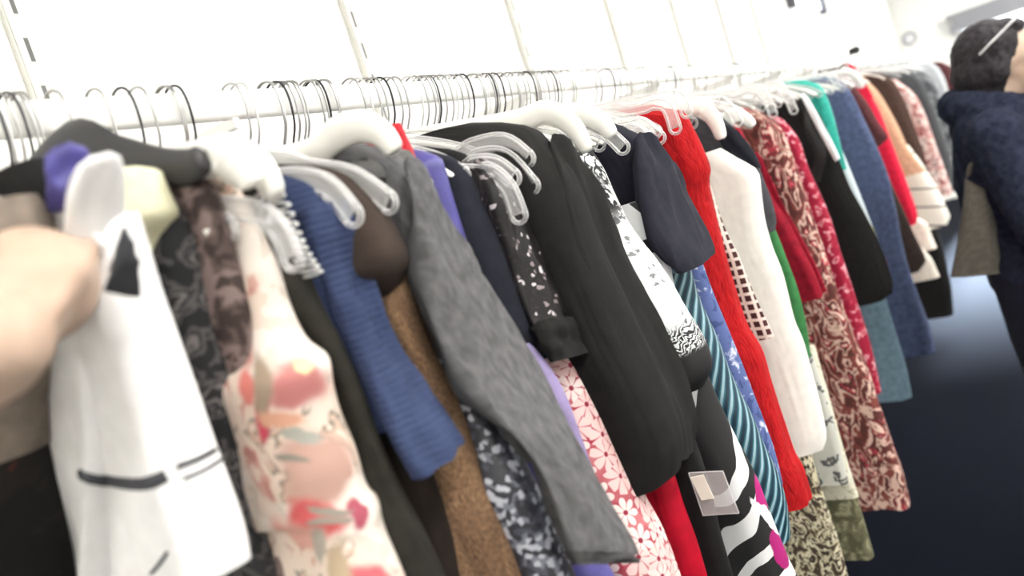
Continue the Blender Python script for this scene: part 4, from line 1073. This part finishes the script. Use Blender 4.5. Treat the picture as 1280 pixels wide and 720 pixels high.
# trunk, legs, arms below the clothes
limb(bm, [V(0, .06, 1.28), V(0, .075, 1.10), V(0, .05, .90)], [.098, .092, .105])
for s in (-1, 1):
    limb(bm, [V(s * .075, .055, .88), V(s * .080, .05, .47), V(s * .082, .075, .09)], [.080, .052, .036])
    limb(bm, [V(s * .082, .085, .06), V(s * .085, -.09, .035)], [.034, .030])
RH = V(-.075, -.135, 1.385)
limb(bm, [V(-.165, .055, 1.29), V(-.225, .00, 1.07)], [.046, .038])
limb(bm, [V(-.225, .00, 1.07), V(-.165, -.10, 1.24), V(-.105, -.150, 1.345)], [.038, .034, .024])
LH = V(.20, -.36, 1.02)
limb(bm, [V(.165, .055, 1.29), V(.215, .01, 1.06)], [.046, .038]); limb(bm, [V(.215, .01, 1.06), V(.205, -.14, 1.03), V(.20, -.29, 1.02)], [.038, .034, .024])
def hand(c, d, n, s):
    """palm at c, fingers along d, back of the hand along n, thumb on side s"""
    d, n = d.normalized(), n.normalized(); w = d.cross(n).normalized() * s
    ell(bm, c, (.026, .026, .026)); 
    limb(bm, [c - d * .045, c - d * .01, c + d * .028], [.022, .030, .030], .45, side=w)
    for k, (off, L) in enumerate(((.027, .066), (.009, .076), (-.009, .070), (-.026, .055))):
        b0 = c + d * .032 + w * off
        limb(bm, [b0 - d * .02, b0 + d * L * .40 + n * .004, b0 + d * L * .72 - n * L * .16, b0 + d * L * .86 - n * L * .46], [.0088, .0085, .0078, .0066])
    t0 = c - d * .022 + w * .024
    limb(bm, [t0, t0 + w * .026 + d * .016 - n * .006, t0 + w * .030 + d * .044 - n * .018], [.0115, .0100, .0080])
hand(RH, Vector((.25, .15, .95)), Vector((-.5, -.8, .1)), 1)
hand(LH, Vector((-.05, -1, -.15)), Vector((.2, -.1, 1)), -1)
fuse('body', bm, SKIN, person, .0046, 3)
# a second person, only the bare arm in view, pulling at the white robe
RP = thing('person', 'person reaching in from the left edge, bare forearm and hand gripping the white robe', 'person', (-.2, .18, 0))
bm = bmesh.new()
Wr, Pm, Fg = onY(-18, 440, .425), onY(26, 382, .445), onY(86, 290, .530)
El = Wr + Vector((-.224, .105, -.030)); Sh = El + Vector((-.26, -.10, .02))
limb(bm, [Sh, El], [.048, .040])
limb(bm, [El, El.lerp(Wr, .35), Wr], [.040, .040, .0265])
limb(bm, [Wr, Pm], [.0255, .024])
def grip(c, d, n):
    d, n = d.normalized(), n.normalized(); w = -d.cross(n).normalized(); n = d.cross(w).normalized() * (1 if d.cross(w).dot(n) > 0 else -1)
    limb(bm, [c - d * .045, c - d * .01, c + d * .030], [.025, .034, .034], .42, side=w)
    for off, L in ((.028, .066), (.0095, .076), (-.0095, .070), (-.027, .056)):
        b0 = c + d * .034 + w * off
        limb(bm, [b0 - d * .02, b0 + d * L * .42, b0 + d * L * .66 - n * L * .26, b0 + d * L * .56 - n * L * .56], [.0090, .0088, .0080, .0068])
    t0 = c - d * .022 + w * .026
    limb(bm, [t0, t0 + w * .022 + d * .020 - n * .012, t0 + w * .020 + d * .050 - n * .024], [.0120, .0105, .0085])
grip(Pm, Fg - Pm, Vector((-.75, -.62, .15)))
fuse('arm', bm, SKIN, RP, .0042, 3)
bm = bmesh.new()
limb(bm, [Sh + Vector((-.03, -.012, .004)), Sh.lerp(El, .42)], [.064, .058])
fuse('sleeve', bm, TROUS, RP, .006, 4)
# hair: cropped cap, full at the back, open at the face
bm = bmesh.new()
ell(bm, V(0, .026, 1.508), (.086, .092, .090)); ell(bm, V(0, .046, 1.466), (.084, .082, .076)); ell(bm, V(0, .044, 1.420), (.070, .062, .048))
for s in (-1, 1):
    ell(bm, V(s * .058, .016, 1.522), (.030, .050, .046)); ell(bm, V(s * .073, .016, 1.466), (.017, .034, .048))
ell(bm, V(0, -.026, 1.560), (.056, .046, .024), (.25, 0, 0))
fuse('hair', bm, HAIRM, person, .006, 3, (.010, .016))
# jacket: trunk, both sleeves, thick hood lying on the upper back
bm = bmesh.new()
def tor(c, r): ell(bm, c, r)
limb(bm, [V(0, .045, 1.30), V(0, .065, 1.16), V(0, .055, 1.00), V(0, .048, .905)], [.115, .122, .118, .114])
for s in (-1, 1):
    limb(bm, [V(s * .055, .05, 1.30), V(s * .060, .065, 1.15), V(s * .065, .048, .915)], [.110, .112, .108])
limb(bm, [V(-.165, .055, 1.295), V(-.235, .005, 1.06)], [.074, .064]); limb(bm, [V(-.235, .005, 1.06), V(-.175, -.085, 1.22), V(-.118, -.138, 1.325)], [.064, .056, .044])
limb(bm, [V(.165, .055, 1.295), V(.225, .01, 1.055)], [.074, .064]); limb(bm, [V(.225, .01, 1.055), V(.210, -.14, 1.03), V(.203, -.27, 1.022)], [.064, .056, .044])
limb(bm, [V(-.10, .02, 1.362), V(-.07, .10, 1.385), V(0, .130, 1.395), V(.07, .10, 1.385), V(.10, .02, 1.362)], [.036, .046, .050, .046, .036])
limb(bm, [V(-.09, .07, 1.33), V(0, .095, 1.33), V(.09, .07, 1.33)], [.06, .07, .06])
fuse('jacket', bm, FLEECE, person, .009, 4, (.012, .03))
bm = bmesh.new()
for s in (-1, 1):
    limb(bm, [V(s * .068, .055, .93), V(s * .078, .052, .74), V(s * .080, .052, .46), V(s * .082, .072, .085)], [.102, .094, .072, .060])
ell(bm, V(0, .055, .90), (.150, .112, .10))
fuse('trousers', bm, TROUS, person, .009, 5)
for s in (-1, 1):
    bm = bmesh.new()
    ell(bm, V(s * .084, -.070, .038), (.044, .085, .036)); ell(bm, V(s * .083, .062, .044), (.040, .062, .042)); ell(bm, V(s * .084, .0, .042), (.040, .09, .036))
    box(bm, V(s * .084 - .042, -.14, .0), V(s * .084 + .042, .115, .022))
    fuse('shoe', bm, SHOE, person, .006, 4)
# glasses pushed up on the head
gl = thing('eyeglasses', 'silver framed glasses pushed up on the hair of the person', 'glasses', V(0, -.05, 1.575))
GLM = (lambda m: m.done((236, 236, 238)))(Mat('white silver frame', 0.25, spec=0.8))
bm = bmesh.new()
for s in (-1, 1):
    c = V(s * .034, -.085, 1.590)
    sweep(bm, [c + Vector((.030 * math.cos(k * PI / 10), -.004 * math.sin(k * PI / 10) + .0, .019 * math.sin(k * PI / 10))) for k in range(21)], .0028, seg=6)
sweep(bm, smooth_path([V(-.006, -.087, 1.592), V(0, -.09, 1.596), V(.006, -.087, 1.592)], 3), .0025, seg=6)
obj('rims', bm, GLM, gl)
for s in (-1, 1):
    bm = bmesh.new()
    sweep(bm, smooth_path([V(s * .064, -.085, 1.592), V(s * .098, -.055, 1.575), V(s * .104, .0, 1.540), V(s * .096, .045, 1.512)], 4), .0022, .0035, seg=6)
    obj('temple', bm, GLM, gl)
    bm = bmesh.new(); ell(bm, V(s * .034, -.085, 1.590), (.028, .0012, .017)); obj('lens', bm, M['film'], gl)
# khaki shoulder bag hanging at the person's back
bag = thing('shoulder_bag', 'soft khaki grey bag hanging behind the person in navy', 'bag', (2.48, .17, .93))
bx = 2.47
top = [onX(1206, 218, bx), onX(1240, 236, bx)]
pts = [(1206, 222), (1204, 250), (1200, 280), (1194, 315), (1188, 346)]
pr = [(1243, 240), (1246, 265), (1250, 290), (1254, 318), (1256, 340)]
bmr = []
rings, us = [], []
for i, (l, r) in enumerate(zip(smooth_path([(a, b, 0) for a, b in pts], 5), smooth_path([(a, b, 0) for a, b in pr], 5))):
    A, B = onX(l.x, l.y, bx), onX(r.x, r.y, bx); C = (A + B) / 2; ax = (B - A) / 2
    th = .020 + .028 * math.sin(PI * min(1.0, .15 + i / 22.0))
    ring = []
    for k in range(24):
        a = 2 * PI * k / 24
        ca, sa = math.cos(a), math.sin(a)
        ca = math.copysign(abs(ca) ** .7, ca); sa = math.copysign(abs(sa) ** .8, sa)
        ring.append(C + ax * ca + Vector((th * sa + .006 * noise.noise(Vector((ca * 3, i * .2, 2))), 0, 0)))
    rings.append(ring); us.append([k / 24 * .4 for k in range(24)])
loft('bag_body', rings, us, M['khaki'], bag)
bm = bmesh.new()
sweep(bm, smooth_path([onX(1212, 228, bx), onX(1214, 208, bx - .02), onX(1226, 202, bx - .03), onX(1236, 214, bx - .02), onX(1240, 244, bx)], 5), .004, .008, seg=8)
obj('strap', bm, M['khaki'], bag)

# ------------------------------------------------------------------ light and colour
world = bpy.data.worlds.new('world'); scene.world = world; world.use_nodes = True
world.node_tree.nodes['Background'].inputs[0].default_value = (0.9, 0.95, 1, 1)
world.node_tree.nodes['Background'].inputs[1].default_value = 3.0
sn = bpy.data.lights.new('sun', 'SUN'); sn.energy = 34.0; sn.color = (0.66, 0.80, 1.0); sn.angle = math.radians(7)
sno = bpy.data.objects.new('sun', sn); COL.objects.link(sno)
sno.rotation_euler = Vector((-math.cos(math.radians(19)), 0.10, -math.sin(math.radians(19)))).to_track_quat('-Z', 'Y').to_euler()
scene.view_settings.view_transform = 'Standard'
scene.view_settings.look = 'None'
scene.view_settings.exposure = 0.78
scene.view_settings.gamma = 1.0
scene.view_settings.use_curve_mapping = False
scene.cycles.max_bounces = 8
scene.cycles.transparent_max_bounces = 24
